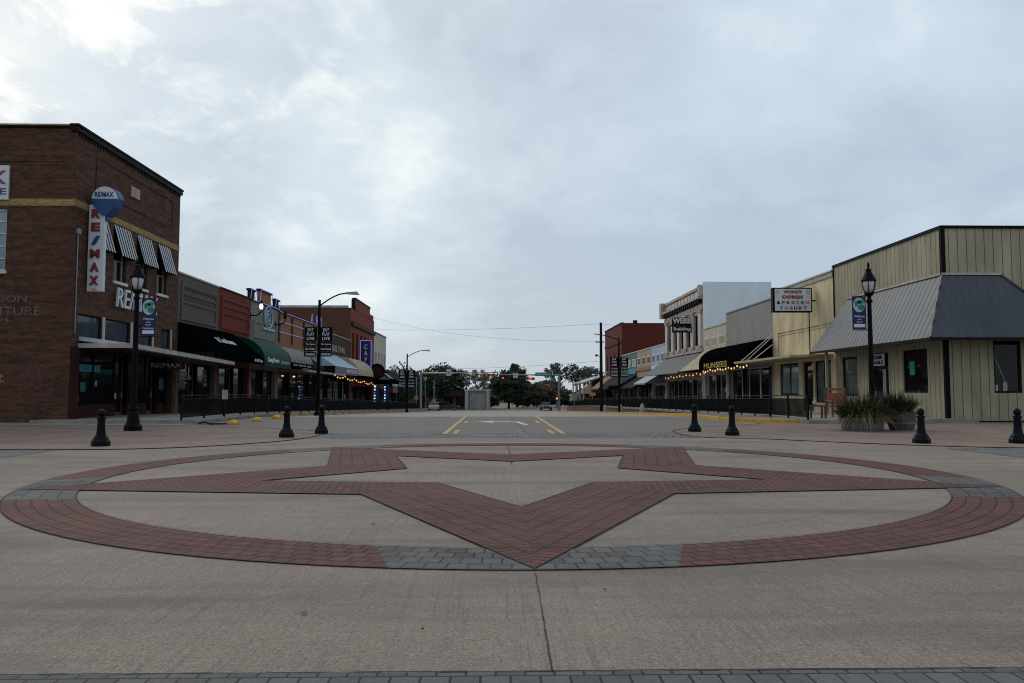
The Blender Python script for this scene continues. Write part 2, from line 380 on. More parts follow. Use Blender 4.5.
def pavers(name, c1, c2, mortar, bw, rh, uv=True, rot=0, ms=.012, off=.5, blotch=None, amt=.4):
    m = M(name)
    if uv: v = m.n('ShaderNodeTexCoord').outputs['UV']
    else: v = m.P()
    if rot:
        mp = m.n('ShaderNodeMapping'); m.l(v, mp.inputs[0]); mp.inputs['Rotation'].default_value = (0, 0, rot); v = mp.outputs[0]
    b = bricktex(m, v, bw, rh, c1, c2, mortar, ms, 0, off); b.inputs['Mortar Smooth'].default_value = .25
    big = m.noise(.7, 5, .65); fine = m.noise(60, 3, .7)
    c = b.outputs['Color']
    c = m.mix(m.math('MULTIPLY', m.ramp(big, [(.4, (0, 0, 0)), (.7, (1, 1, 1))]), amt), c, blotch or tuple(x * 1.6 + .03 for x in c1))
    c = m.mix(m.math('MULTIPLY', m.ramp(fine, [(.35, (1, 1, 1)), (.55, (0, 0, 0))]), .5), c, m.mix(1.0, c, (.5, .5, .5), 'MULTIPLY'))
    h = m.math('SUBTRACT', m.math('MULTIPLY', fine, .3), b.outputs['Fac'])
    return m.done(c, .85, h, .6, .012, spec=.25)
MT['pav_red'] = pavers('red clay pavers', (.142, .050, .039), (.084, .034, .030), (.018, .012, .011), .105, .205, ms=.012, blotch=(.15, .078, .062))
MT['pav_redr'] = pavers('red ring pavers', (.142, .050, .039), (.086, .035, .031), (.016, .011, .010), .15, .148, ms=.011, blotch=(.15, .075, .06))
MT['pav_grey'] = pavers('grey ring pavers', (.118, .113, .108), (.070, .069, .068), (.022, .022, .022), .15, .185, ms=.009)
MT['pav_band'] = pavers('grey crossing pavers', (.155, .148, .143), (.105, .104, .105), (.045, .043, .04), .23, .45, uv=False, ms=.022, rot=0, amt=.3)
MT['pav_near'] = pavers('grey near crossing pavers', (.125, .121, .118), (.080, .079, .079), (.018, .018, .018), .13, .27, uv=False, ms=.006, amt=.2)
MT['pav_plaza'] = pavers('pink plaza pavers', (.225, .155, .128), (.165, .108, .088), (.11, .08, .068), .21, .105, uv=False, ms=.010, rot=R(30), blotch=(.26, .20, .16), amt=.7)
MT['pav_tan'] = pavers('tan plaza pavers', (.27, .20, .142), (.21, .15, .108), (.14, .105, .08), .21, .105, uv=False, ms=.010, blotch=(.27, .21, .155), amt=.5)

# ------------------------------------------------------------------ the ground
def gz(Y):
    if Y < 36: return 0.0
    if Y < 40: return -.023 * (Y - 36) ** 2 / 8
    if Y < 133: return -.023 * (Y - 38)
    if Y < 137: return -.023 * 95 - .023 * ((Y - 133) - (Y - 133) ** 2 / 8)
    return -.023 * 97
def swl(Y): return (gz(Y) * .86 + .15) if Y > 29 else .15
def swr(Y): return .15 - max(0, Y - 33) * .0112 if Y < 100 else .15 - 67 * .0112 - (Y - 100) * .023 if Y < 130 else -1.29
YS = [-60, 0, 20, 30, 36, 37, 38, 39, 40] + [40 + 3 * k for k in range(1, 32)] + [134, 135, 136, 137, 150, 200, 400, 1200, 3500]
def ys(y0, y1): return [y0] + [y for y in YS if y0 < y < y1] + [y1]
def strip(mb, x0, x1, y0, y1, fn, dz=0, skirt=0):
    p = ys(y0, y1)
    for a, b in zip(p, p[1:]):
        mb.quad((x0, a, fn(a) + dz), (x1, a, fn(a) + dz), (x1, b, fn(b) + dz), (x0, b, fn(b) + dz))
        if skirt:
            for x in (x0, x1): mb.quad((x, a, fn(a) + dz), (x, b, fn(b) + dz), (x, b, fn(b) - skirt), (x, a, fn(a) - skirt))
    if skirt:
        for y in (y0, y1): mb.quad((x0, y, fn(y) + dz), (x1, y, fn(y) + dz), (x1, y, fn(y) - skirt), (x0, y, fn(y) - skirt))
    return mb
S = dict(kind='structure')
g = MB(); strip(g, -2500, 2500, -60, 3500, gz); g.build('ground', MT['concrete'], **S)
g = MB(); g.quad((-60, 3.56, .004), (60, 3.56, .004), (60, 20.85, .004), (-60, 20.85, .004)); g.build('intersection_paving', MT['concrete'], **S)
g = MB(); g.quad((-9.6, .9, .008), (10.1, .9, .008), (10.1, 3.56, .008), (-9.6, 3.56, .008)); g.build('near_crossing_pavers', MT['pav_near'], **S)
g = MB(); g.quad((-5.2, 20.85, .008), (5.6, 20.85, .008), (5.6, 23.45, .008), (-5.2, 23.45, .008)); g.build('far_crossing_pavers', MT['pav_band'], **S)
g = MB()
for x0, x1 in ((-11.9, -9.2), (9.8, 12.5)): g.quad((x0, 6.5, .008), (x1, 6.5, .008), (x1, 17.0, .008), (x0, 17.0, .008))
g.build('side_crossing_pavers', MT['pav_band'], **S)
g = MB(); strip(g, -11.4, 9.45, 23.45, 39.4, gz, .008); g.build('road', MT['asphalt'], **S)
g = MB(); strip(g, -11.4, 9.45, 39.4, 125, gz, .008); g.quad((-400, 125, gz(125) + .01), (400, 125, gz(125) + .01), (400, 137, gz(137) + .01), (-400, 137, gz(137) + .01)); g.build('far_road', MT['farroad'], **S)
def poly(mb, pts, z): mb.quad(*[(x, y, z) for x, y in pts])
def smooth_curve(pts, n=6):
    o = []
    P = [pts[0]] + pts + [pts[-1]]
    for i in range(1, len(P) - 2):
        for k in range(n):
            t = k / n; a, b, c, d = P[i - 1], P[i], P[i + 1], P[i + 2]
            o.append(tuple(.5 * ((2 * b[j]) + (-a[j] + c[j]) * t + (2 * a[j] - 5 * b[j] + 4 * c[j] - d[j]) * t * t + (-a[j] + 3 * b[j] - 3 * c[j] + d[j]) * t ** 3) for j in (0, 1)))
    o.append(pts[-1]); return o
bl = smooth_curve([(-13, 17.0), (-9.6, 16.9), (-7.9, 17.0), (-6.6, 17.7), (-5.7, 18.9), (-5.1, 20.3), (-4.95, 22.6), (-5.6, 24.6), (-7.6, 26.6), (-9.8, 28.2), (-11.0, 29.6)])
br = smooth_curve([(13, 16.95), (11.8, 16.95), (10.7, 17.2), (9.5, 17.9), (8.2, 19.0), (6.9, 20.3), (5.5, 21.2), (5.3, 23.0), (5.7, 25.0), (7.2, 27.0), (9.4, 29.0), (10.4, 30.6)])
g = MB(); poly(g, [(-60, 17.0)] + bl + [(-60, 29.6)], .012); poly(g, [(60, 17.0)] + br + [(60, 30.6)], .012); g.build('corner_paving', MT['pav_plaza'], **S)
def band(mb, c, d, z, sgn):
    for a, b in zip(c, c[1:]):
        t = Vector((b[0] - a[0], b[1] - a[1])).normalized(); 
        mb.quad((a[0], a[1], z), (b[0], b[1], z), (b[0] + sgn * (-t.y) * d, b[1] + sgn * t.x * d, z), (a[0] + sgn * (-t.y) * d, a[1] + sgn * t.x * d, z))
g = MB()
def offs(c, d, sgn):
    o = []
    for i, p in enumerate(c):
        a = c[max(0, i - 1)]; b = c[min(len(c) - 1, i + 1)]; t = Vector((b[0] - a[0], b[1] - a[1])).normalized()
        o.append((p[0] + sgn * -t.y * d, p[1] + sgn * t.x * d))
    return o
for c, sgn in ((bl[:31], 1), (br[:31], -1)):
    c2 = offs(c, 1.7, sgn)
    for a, b, d_, e_ in zip(c, c[1:], c2[1:], c2): g.quad((a[0], a[1], .016), (b[0], b[1], .016), (d_[0], d_[1], .016), (e_[0], e_[1], .016))
g.build('tan_border_paving', MT['pav_tan'], **S)
g = MB()
for c, sgn in ((bl, 1), (br, -1)):
    c2 = offs(c, .06, sgn)
    for a, b, d_, e_ in zip(c, c[1:], c2[1:], c2): g.quad((a[0], a[1], .020), (b[0], b[1], .020), (d_[0], d_[1], .020), (e_[0], e_[1], .020))
# slab joints
def joint(x0, y0, x1, y1, wd=.018):
    d = Vector((x1 - x0, y1 - y0)); nn = max(1, int(d.length / .12)); pv = None
    t = d.normalized(); nrm = Vector((-t.y, t.x))
    pts = [Vector((x0, y0)) + d * k / nn + nrm * random.uniform(-.003, .003) for k in range(nn + 1)]
    for a, b in zip(pts, pts[1:]):
        q = nrm * wd * random.uniform(.25, .6)
        g.quad((a.x - q.x, a.y - q.y, .0095), (b.x - q.x, b.y - q.y, .0095), (b.x + q.x, b.y + q.y, .0095), (a.x + q.x, a.y + q.y, .0095))
joint(.25, 3.56, .27, 5.45, .008); joint(.27, 13.3, .28, 18.0, .018); joint(-60, 12.15, -6.6, 12.15, .008); joint(7.1, 12.15, 60, 12.15, .012)
joint(2.2, 7.2, 5.9, 9.6, .005); joint(-1.4, 12.2, 2.1, 13.0, .006)
joint(.9, 23.5, .7, 39, .03)
for a, b in zip(range(-14, 14), range(-13, 15)):
    joint(a, 3.565, b, 3.565, .016)
g.build('slab_joints', plain('dark joint filler', (.035, .032, .03), .9), **S)
# ring and star
CX, CY, RO, RI = .27, 12.15, 6.62, 5.88
def pol(r, a, z): return (CX + r * math.cos(a), CY + r * math.sin(a), z)
AI, AO = R(12.2), R(8.9)
def ringpart(mb, t, k0, k1, z):
    # k runs 0..1 over the grey wedge's half width, 1..2 over the red arc up to half way to the next tip
    def ang(k, w_):
        if abs(k) <= 1: return t + k * w_
        s_ = 1 if k > 0 else -1; return t + s_ * (w_ + (abs(k) - 1) * (R(36) - w_))
    n = 8
    for i_ in range(n):
        p, q_ = k0 + (k1 - k0) * i_ / n, k0 + (k1 - k0) * (i_ + 1) / n
        a, b, c, d = ang(p, AI), ang(q_, AI), ang(q_, AO), ang(p, AO)
        mb.quad(pol(RI, a, z), pol(RI, b, z), pol(RO, c, z), pol(RO, d, z), uv=[(a * 6.3, 0), (b * 6.3, 0), (c * 6.3, RO - RI), (d * 6.3, RO - RI)])
tips = [R(-90 + 72 * k) for k in range(5)]
g = MB(); h = MB()
for t in tips:
    ringpart(h, t, -1, 1, .012); ringpart(g, t, 1, 2, .012); ringpart(g, t, -2, -1, .012)
g.build('ring_red_paving', MT['pav_redr'], **S); h.build('ring_grey_paving', MT['pav_grey'], **S)
g = MB(); e_ = MB()
ro, rno, ri, rni = 6.60, 3.22, 3.70, 1.78
for t in tips:
    for sg in (1, -1):
        A = Vector(pol(ro, t, .016)); B = Vector(pol(rno, t + sg * R(36), .016)); C = Vector(pol(rni, t + sg * R(36), .016)); D = Vector(pol(ri, t, .016))
        u = (B - A).normalized(); v = Vector((-u.y, u.x, 0))
        g.quad(A, B, C, D, uv=[((p - A).dot(u), (p - A).dot(v)) for p in (A, B, C, D)])
        for P_, Q_ in ((A, B), (C, D)):
            nn = (Q_ - P_).normalized(); nr = Vector((-nn.y, nn.x, 0)) * .005
            e_.quad(P_ - nr + Vector((0, 0, .003)), Q_ - nr + Vector((0, 0, .003)), Q_ + nr + Vector((0, 0, .003)), P_ + nr + Vector((0, 0, .003)))
g.build('star_paving', MT['pav_red'], **S)
for rr in (RI, RO):
    for k in range(120):
        a, b = R(3 * k), R(3 * k + 3); e_.quad(pol(rr - .004, a, .019), pol(rr - .004, b, .019), pol(rr + .005, b, .019), pol(rr + .005, a, .019))
e_.build('star_edge_joints', bpy.data.materials['dark joint filler'], **S)
# road markings
g = MB(); strip(g, -1.56, -1.42, 22.7, 39.4, gz, .014); strip(g, 1.90, 2.04, 22.9, 39.4, gz, .014)
for y in (22.9, 30.6): strip(g, -1.27, -1.13, y, y + 2.3, gz, .014); strip(g, 1.60, 1.74, y, y + 2.3, gz, .014)
g.build('yellow_lane_lines', MT['yellow_line'], **S)
g = MB()
z = .014
g.quad((-.1, 31.5, z), (.75, 31.3, z), (.95, 31.9, z), (-.1, 32.1, z)); g.quad((.75, 31.3, z), (1.05, 28.6, z), (1.2, 28.6, z), (.95, 31.9, z))
g.quad((-.1, 30.7, z), (-.1, 33.0, z), (-.75, 31.8, z)); g.build('turn_arrow', MT['white_line'], **S)
g = MB()
for k in range(28):
    y = 29.65 + 2.9 * k
    strip(g, -9.6, -6.3, y, y + .12, gz, .014)
    if y > 36: strip(g, 5.6, 9.2, y, y + .12, gz, .014)
g.build('parking_bay_lines', MT['faint_line'], **S)
# pavements and kerbs
g = MB(); strip(g, -17.5, -11.4, 29.9, 132, swl, 0, 2.5); g.build('pavement_left', MT['sidewalk'], **S)
g = MB(); strip(g, -11.42, -11.2, 29.9, 132, gz, .14, .6); g.build('kerb_left', MT['concrete_wall'], **S)
g = MB(); g.box(-60, -16.2, 28.9, 30.9, -.2, .03); g.box(-16.2, -11.3, 28.6, 29.9, -.2, .03); g.build('pavement_strip_left', MT['sidewalk'], **S)
g = MB(); strip(g, 12.0, 19.0, 30.6, 132, swr, 0, 2.5); g.build('pavement_right', MT['sidewalk'], **S)
g = MB(); strip(g, 9.62, 11.72, 33.0, 132, gz, .13, .6); g.build('brick_verge_right', MT['pav_plaza'], **S)
ck = smooth_curve([(13.4, 30.55), (11.6, 30.62), (10.6, 31.0), (9.8, 31.9), (9.5, 33.2)])
g = MB()
for a, b in zip(ck, ck[1:]):
    t = Vector((b[0] - a[0], b[1] - a[1])).normalized(); q = Vector((t.y, -t.x)) * -.16
    g.hexa([(a[0], a[1], -.1), (b[0], b[1], -.1), (b[0] - q.x, b[1] - q.y, -.1), (a[0] - q.x, a[1] - q.y, -.1)], [(a[0], a[1], .14), (b[0], b[1], .14), (b[0] - q.x, b[1] - q.y, .14), (a[0] - q.x, a[1] - q.y, .14)])
strip(g, 9.45, 9.62, 33.2, 128, gz, .14, .5); g.build('kerb_right_yellow', MT['yellow'], **S)
g = MB(); poly(g, [p for p in offs(ck, .15, -1)] + [(11.72, 33.2), (13.4, 33.2)], .13); g.build('pavement_nose_right', MT['sidewalk'], **S)

# ------------------------------------------------------------------ lettering
def text(name, s, org, u, v, wd, ht, mat, parent=None, bold=.0, ext=.012, align='C', lines=1.0, **kw):
    """letters fitted into a wd x ht box whose centre (or right end) is org; u, v = reading and up directions"""
    cu = bpy.data.curves.new(name, 'FONT'); cu.body = s; cu.extrude = 0; cu.offset = bold; cu.align_x = 'CENTER'; cu.space_line = lines
    cu.resolution_u = 3
    t = bpy.data.objects.new('tmp', cu); col.objects.link(t)
    bpy.context.view_layer.update()
    me = bpy.data.meshes.new_from_object(t.evaluated_get(bpy.context.evaluated_depsgraph_get()))
    bpy.data.objects.remove(t); bpy.data.curves.remove(cu)
    xs = [q.co.x for q in me.vertices]; yy = [q.co.y for q in me.vertices]
    x0, x1, y0, y1 = min(xs), max(xs), min(yy), max(yy)
    u = Vector(u).normalized(); v = Vector(v).normalized(); n = u.cross(v); org = Vector(org)
    ax = {'C': .5, 'R': 1.0, 'L': 0}[align]
    mb = MB()
    vs = [org + u * (((q.co.x - x0) / (x1 - x0) - ax) * wd) + v * (((q.co.y - y0) / (y1 - y0) - .5) * ht) for q in me.vertices]
    i = len(mb.v); mb.v += [tuple(p + n * ext) for p in vs] + [tuple(p) for p in vs]; m_ = len(vs)
    edge = {}
    for p in me.polygons:
        f = list(p.vertices); mb.f.append(tuple(f))
        for a, b in zip(f, f[1:] + f[:1]): edge[(a, b)] = 1
    for (a, b) in edge:
        if (b, a) not in edge: mb.f.append((a, a + m_, b + m_, b))
    bpy.data.meshes.remove(me)
    return mb.build(name, mat, parent, **kw)
UL, UR, UF = (0, 1, 0), (0, -1, 0), (1, 0, 0); Z = (0, 0, 1)

# ------------------------------------------------------------------ building pieces
def window(root, pl, u0, u1, z0, z1, t=.18, fm='white', gm='glass_up', nx=1, nz=2, sill=None, fw=.07, name='window'):
    f = MB()
    d0, d1 = -t, -t + .07
    pl.box(f, u0, u0 + fw, d0, d1, z0, z1); pl.box(f, u1 - fw, u1, d0, d1, z0, z1)
    pl.box(f, u0 + fw, u1 - fw, d0, d1, z0, z0 + fw); pl.box(f, u0 + fw, u1 - fw, d0, d1, z1 - fw, z1)
    for k in range(1, nx): x = u0 + (u1 - u0) * k / nx; pl.box(f, x - fw * .3, x + fw * .3, d0 + .01, d1 - .005, z0 + fw, z1 - fw)
    for k in range(1, nz): x = z0 + (z1 - z0) * k / nz; pl.box(f, u0 + fw, u1 - fw, d0 + .012, d1 - .008, x - fw * .3, x + fw * .3)
    fo = f.build(name, MT[fm], root)
    p = MB(); pl.box(p, u0 + .01, u1 - .01, d0 - .02, d0 + .02, z0 + .01, z1 - .01); p.build('pane', MT[gm], fo)
    if sill: s_ = MB(); pl.box(s_, u0 - .08, u1 + .08, -.05, .09, z0 - .13, z0 - .003); s_.build('sill', MT[sill], fo)
    return fo
def body(root, pl, sgn, y0, y1, z0, z1, depth, mat, holes=(), t=.3, parapet=.45, cap=None, capm='offwhite', side=None, name='wall'):
    """hollow shell: street wall with its openings, end walls, back wall; roof deck below the parapet"""
    w_ = MB(); pl.panel(w_, y0, y1, z0, z1, holes, t)
    pl.panel  # street wall
    for y in (y0, y1): w_.quad(pl.P(y, 0, z0), pl.P(y, -depth, z0), pl.P(y, -depth, z1), pl.P(y, 0, z1))
    w_.quad(pl.P(y0, -depth, z0), pl.P(y1, -depth, z0), pl.P(y1, -depth, z1), pl.P(y0, -depth, z1))
    w_.quad(pl.P(y0, -.25, z1), pl.P(y1, -.25, z1), pl.P(y1, 0, z1), pl.P(y0, 0, z1))
    o = w_.build(name, MT[mat], root)
    r = MB(); r.quad(pl.P(y0, 0, z1 - parapet), pl.P(y1, 0, z1 - parapet), pl.P(y1, -depth, z1 - parapet), pl.P(y0, -depth, z1 - parapet)); r.build('roof', MT['metal_grey'], root)
    if cap:
        c = MB(); pl.box(c, y0 - .01, y1 + .01, -.28, cap, z1 + .002, z1 + .09); c.build('coping', MT[capm], root)
    return o
rnd_s = random.Random(21)
def storefront(root, pl, y0, y1, zf, zt, bays, rec=.3, bulk=.5, bm='dark', fm='dark', gm='glass', dm='wood_brown', trans=0):
    """bays: string, w = display window, d = door, p = pier"""
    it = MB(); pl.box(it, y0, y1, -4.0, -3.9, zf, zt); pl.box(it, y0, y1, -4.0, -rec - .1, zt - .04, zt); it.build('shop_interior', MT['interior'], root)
    tot = sum({'w': 1.0, 'd': .62, 'p': .25, 'n': .5}[b] for b in bays); u = y0
    mw = .05; ztr = zt - trans
    for b in bays:
        wd = (y1 - y0) * {'w': 1.0, 'd': .62, 'p': .25, 'n': .5}[b] / tot; a, c = u, u + wd; u = c
        if b == 'p': q = MB(); pl.box(q, a, c, -rec - .05, -.02, zf, zt); q.build('pier', MT[bm if isinstance(bm, str) else bm[0]], root); continue
        if trans: window(root, pl, a + .02, c - .02, ztr + .03, zt - .02, rec, fm, gm, 1, 1, None, mw, 'transom_window')
        if b in 'wn' and rnd_s.random() < .55:
            u_ = a + (c - a) * rnd_s.uniform(.15, .6); z_ = zf + rnd_s.uniform(.7, 1.5); ww, hh = rnd_s.uniform(.25, .6), rnd_s.uniform(.3, .7)
            q = MB(); pl.box(q, u_, u_ + ww, -rec + .075, -rec + .085, z_, z_ + hh); q.build('window_notice', MT[rnd_s.choice(['offwhite', 'metal_grey', 'tan_paint', 'tealdark', 'purple_red'])], root)
        if b in 'wn':
            q = MB(); pl.box(q, a, c, -rec - .12, -rec + .10, zf, zf + bulk); q.build('bulkhead', MT[bm], root)
            window(root, pl, a + .02, c - .02, zf + bulk + .005, ztr, rec, fm, gm, 1, 1, None, mw, 'display_window')
        else:
            q = MB(); pl.box(q, a + .04, a + .14, -rec - .2, -rec - .14, zf, ztr); pl.box(q, c - .14, c - .04, -rec - .2, -rec - .14, zf, ztr)
            pl.box(q, a + .14, c - .14, -rec - .2, -rec - .14, zf, zf + .28); pl.box(q, a + .14, c - .14, -rec - .2, -rec - .14, ztr - .12, ztr)
            dd = q.build('door', MT[dm], root)
            q = MB(); pl.box(q, a + .13, c - .13, -rec - .185, -rec - .155, zf + .27, ztr - .11); q.build('pane', MT[gm], dd)
            q = MB(); pl.box(q, c - .20, c - .17, -rec - .14, -rec - .08, zf + .9, zf + 1.2); q.build('handle', MT['metal_grey'], dd)
def awning(root, pl, y0, y1, zt, zb, D, mat, kind='slant', val=.28, valm=None, d0=.02, sides=True, th=.025, sidem=None, name='awning'):
    if kind == 'slant': pr = [(d0, zt), (D, zb)]
    else: pr = [(d0 + (D - d0) * math.sin(R(a)), zb + (zt - zb) * math.cos(R(a))) for a in range(0, 91, 10)]
    a = MB()
    for (p, z_), (q, y_) in zip(pr, pr[1:]):
        nd = Vector((y_ - z_, -(q - p))).normalized() * th
        a.hexa([pl.P(y0, p, z_), pl.P(y1, p, z_), pl.P(y1, q, y_), pl.P(y0, q, y_)], [pl.P(y0, p + nd.x, z_ + nd.y), pl.P(y1, p + nd.x, z_ + nd.y), pl.P(y1, q + nd.x, y_ + nd.y), pl.P(y0, q + nd.x, y_ + nd.y)])
    o = a.build(name, MT[mat], root, smooth=False)
    if sides:
        for y, s_ in ((y0 + .01, 1), (y1 - .04, 1)):
            b = MB(); pts = [(d0, zb)] + [(p, z_ - .01) for p, z_ in pr[:-1]] + [(D - .02, zb)]
            b.hexa([pl.P(y, p, z_) for p, z_ in pts], [pl.P(y + .03, p, z_) for p, z_ in pts])
            b.build('end_panel', MT[sidem or mat], o)
    if val:
        v = MB(); pl.box(v, y0, y1, D - .03, D, zb - val, zb - .002); v.build('valance', MT[valm or mat], o)
    return o
def flat_canopy(root, pl, y0, y1, z0, D, mat, drop=0.0, th=.16, rods=(), zin=None, name='canopy', ribs=0):
    zin = z0 + .12 if zin is None else zin
    a = MB(); n = 6
    for k in range(n):
        p, q = y0 + (y1 - y0) * k / n, y0 + (y1 - y0) * (k + 1) / n; dp, dq = drop * k / n, drop * (k + 1) / n
        a.hexa([pl.P(p, .01, zin - th - dp), pl.P(q, .01, zin - th - dq), pl.P(q, D, z0 - th - dq), pl.P(p, D, z0 - th - dp)], [pl.P(p, .01, zin - dp), pl.P(q, .01, zin - dq), pl.P(q, D, z0 - dq), pl.P(p, D, z0 - dp)])
    o = a.build(name, MT[mat], root)
    if ribs:
        b = MB(); k = y0 + .1
        while k < y1 - .05:
            dz = drop * (k - y0) / (y1 - y0); pl.box(b, k, k + .05, D, D + .025, z0 - th - dz + .01, z0 - dz + .03); k += ribs
        b.build('edge_ribs', MT['offwhite'], o)
    for i, y in enumerate(rods):
        b = MB(); dz = drop * (y - y0) / (y1 - y0); b.cyl(pl.P(y, .02, zin + 1.3 - dz), pl.P(y, D - .1, z0 - dz), .02); b.build('hanger_rod', MT['offwhite'], root)
    return o

# ================================================================== LEFT SIDE
# --- two storey corner building
rb = empty('corner_brick_building', (XL - 4, 30.8, 0), 'tall two storey dark brown brick corner building with yellow brick band and striped window awnings', 'building')
F = FRONT(30.8)
X0 = -34.0
up = [(31.95, 33.1), (34.05, 35.15), (36.15, 37.25), (38.4, 39.5)]
trn = [(31.25, 33.2), (33.5, 35.75), (36.15, 38.0), (39.05, 40.1)]
holes = [(a, b, 6.03, 7.9) for a, b in up] + [(a, b, 3.38, 4.33) for a, b in trn] + [(31.45, 40.55, .02, 2.95)]
wb = MB(); LW.panel(wb, 30.8, 40.93, -.3, 11.72, holes, .32)
F.panel(wb, X0, XL, -.3, 11.72, [(-22.4, -19.2, 5.95, 8.4), (-22.4, -19.3, 2.55, 4.0)], .32)
wb.quad((XL, 40.93, -.3), (X0, 40.93, -.3), (X0, 40.93, 11.72), (XL, 40.93, 11.72)); wb.quad((X0, 30.8, -.3), (X0, 40.93, -.3), (X0, 40.93, 11.72), (X0, 30.8, 11.72))
wb.build('wall', MT['remax_brick'], rb)
q = MB(); q.quad((X0, 30.8, 11.2), (XL, 30.8, 11.2), (XL, 40.93, 11.2), (X0, 40.93, 11.2)); q.build('roof', MT['metal_grey'], rb)
q = MB(); LW.box(q, 30.70, 40.93, .002, .022, 8.52, 8.80); F.box(q, X0, XL + .022, .002, .022, 8.52, 8.80); q.build('brick_band', MT['band_brick'], rb)
q = MB(); LW.box(q, 30.66, 41.0, -.2, .10, 11.50, 11.70); F.box(q, X0, XL + .1, -.2, .05, 11.64, 11.70)
y = 30.9
while y < 40.9: LW.box(q, y, y + .10, .002, .05, 11.36, 11.50); y += .24
q.build('cornice', MT['dark'], rb)
q = MB(); LW.box(q, 30.62, 41.02, -.22, .14, 11.702, 11.78); q.build('side_coping', MT['dark'], rb)
q = MB(); x = X0
while x < XL - .4: F.box(q, x, x + .66, -.22, .13, 11.702, 11.77); x += .69
q.build('front_coping', MT['band_brick'], rb)
q = MB()
for (a, b, c, d) in ((32.3, 40.0, 10.92, 10.98), (32.3, 40.0, 9.5, 9.56), (39.94, 40.0, 9.56, 10.92), (32.3, 32.36, 9.56, 10.92)): LW.box(q, a, b, .002, .035, c, d)
F.box(q, X0, XL - .5, .002, .03, 10.3, 10.36)
q.build('raised_brick_panel', MT['remax_brick'], rb)
q = MB(); LW.box(q, 35.4, 36.22, .002, .05, 10.07, 10.55); q.build('date_plaque', MT['stone'], rb)
for a, b in up: window(rb, LW, a, b, 6.03, 7.9, .22, 'offwhite', 'glass', 1, 2, 'stone_light')
for a, b in trn: window(rb, LW, a, b, 3.38, 4.33, .14, 'dark', 'glass_up', 1, 1, None, .05, 'transom_window')
for a, b in ((33.2, 33.42), (35.75, 35.97), (38.0, 38.16), (40.1, 40.26)): q = MB(); LW.box(q, a + .01, b, -.1, .03, 3.38, 4.36); q.build('transom_post', MT['offwhite'], rb)
window(rb, F, -22.4, -19.2, 5.95, 8.4, .16, 'white', 'glass_block', 6, 5, 'stone_light')
window(rb, F, -22.4, -19.3, 2.55, 4.0, .16, 'offwhite', 'glass_green', 2, 2, 'band_brick')
q = MB()
for (a, b) in ((32.1, 33.35), (33.95, 35.45), (36.15, 37.65), (38.35, 39.8)):
    o = awning(rb, LW, a, b, 8.46, 7.10, .42, 'canvas_white_stripe', 'slant', .0, None, .02, True, .02, 'canvas_black', 'window_awning')
storefront(rb, LW, 31.45, 40.55, .02, 2.95, 'wwdwdn', .45, .62, 'darkred_brick', 'dark', 'glass', 'wood_brown')
q = MB(); LW.box(q, 30.83, 31.45, .002, .04, .02, 3.0); q.build('painted_pier', MT['darkred_brick'], rb)
flat_canopy(rb, LW, 31.4, 43.4, 3.12, 2.2, 'canopy_light', .28, .17, (), 3.42, 'canopy', .24)
q = MB(); LW.box(q, 31.35, 31.39, 0, 2.2, 2.96, 3.14); q.build('canopy_end', MT['offwhite'], rb)
# writing painted on the brick front
text('faded_wall_lettering', 'JOHNSON', (-18.3, 30.79, 4.80), UF, Z, 2.5, .34, MT['ghostwhite'], rb, .0, .004, 'R')
text('faded_wall_lettering', 'FURNITURE', (-17.75, 30.79, 4.36), UF, Z, 3.1, .34, MT['ghostwhite'], rb, .0, .004, 'R')
text('faded_wall_lettering', 'CO. 1894', (-18.95, 30.79, 4.02), UF, Z, 1.8, .18, MT['ghostwhite'], rb, .0, .004, 'R')
q = MB(); n_ = 22
for k in range(n_):
    a, b = 2 * math.pi * k / n_, 2 * math.pi * (k + 1) / n_; r1 = .50 + .05 * math.sin(5 * a); r2 = .50 + .05 * math.sin(5 * b)
    q.quad((-17.95, 30.79, 1.85), (-17.95 + r1 * math.cos(a), 30.79, 1.85 + r1 * 1.1 * math.sin(a)), (-17.95 + r2 * math.cos(b), 30.79, 1.85 + r2 * 1.1 * math.sin(b)))
md = M('faded round paint'); nn = md.noise(9, 5, .7); md.done(md.mix(md.ramp(nn, [(.42, (0, 0, 0)), (.58, (1, 1, 1))]), (.055, .03, .025), (.115, .04, .045)), .9); MT['fadedround'] = md.m
q.build('faded_round_emblem', MT['fadedround'], rb)
text('faded_emblem_lettering', 'since\n1894', (-17.95, 30.783, 1.62), UF, Z, .55, .4, MT['dullpink'], rb, .01, .004)
text('faded_orange_lettering', 'Best', (-19.05, 30.79, 1.78), UF, Z, 1.3, .4, MT['letter_orange'], rb, .01, .004, 'R')
# electric conduit
q = MB(); q.tube([(XL + .05, 31.0, 7.5), (XL + .05, 31.0, 3.5)], .025); q.box(XL + .01, XL + .14, 30.93, 31.07, 7.45, 7.65); q.build('conduit_pipe', MT['metal_grey'], rb)
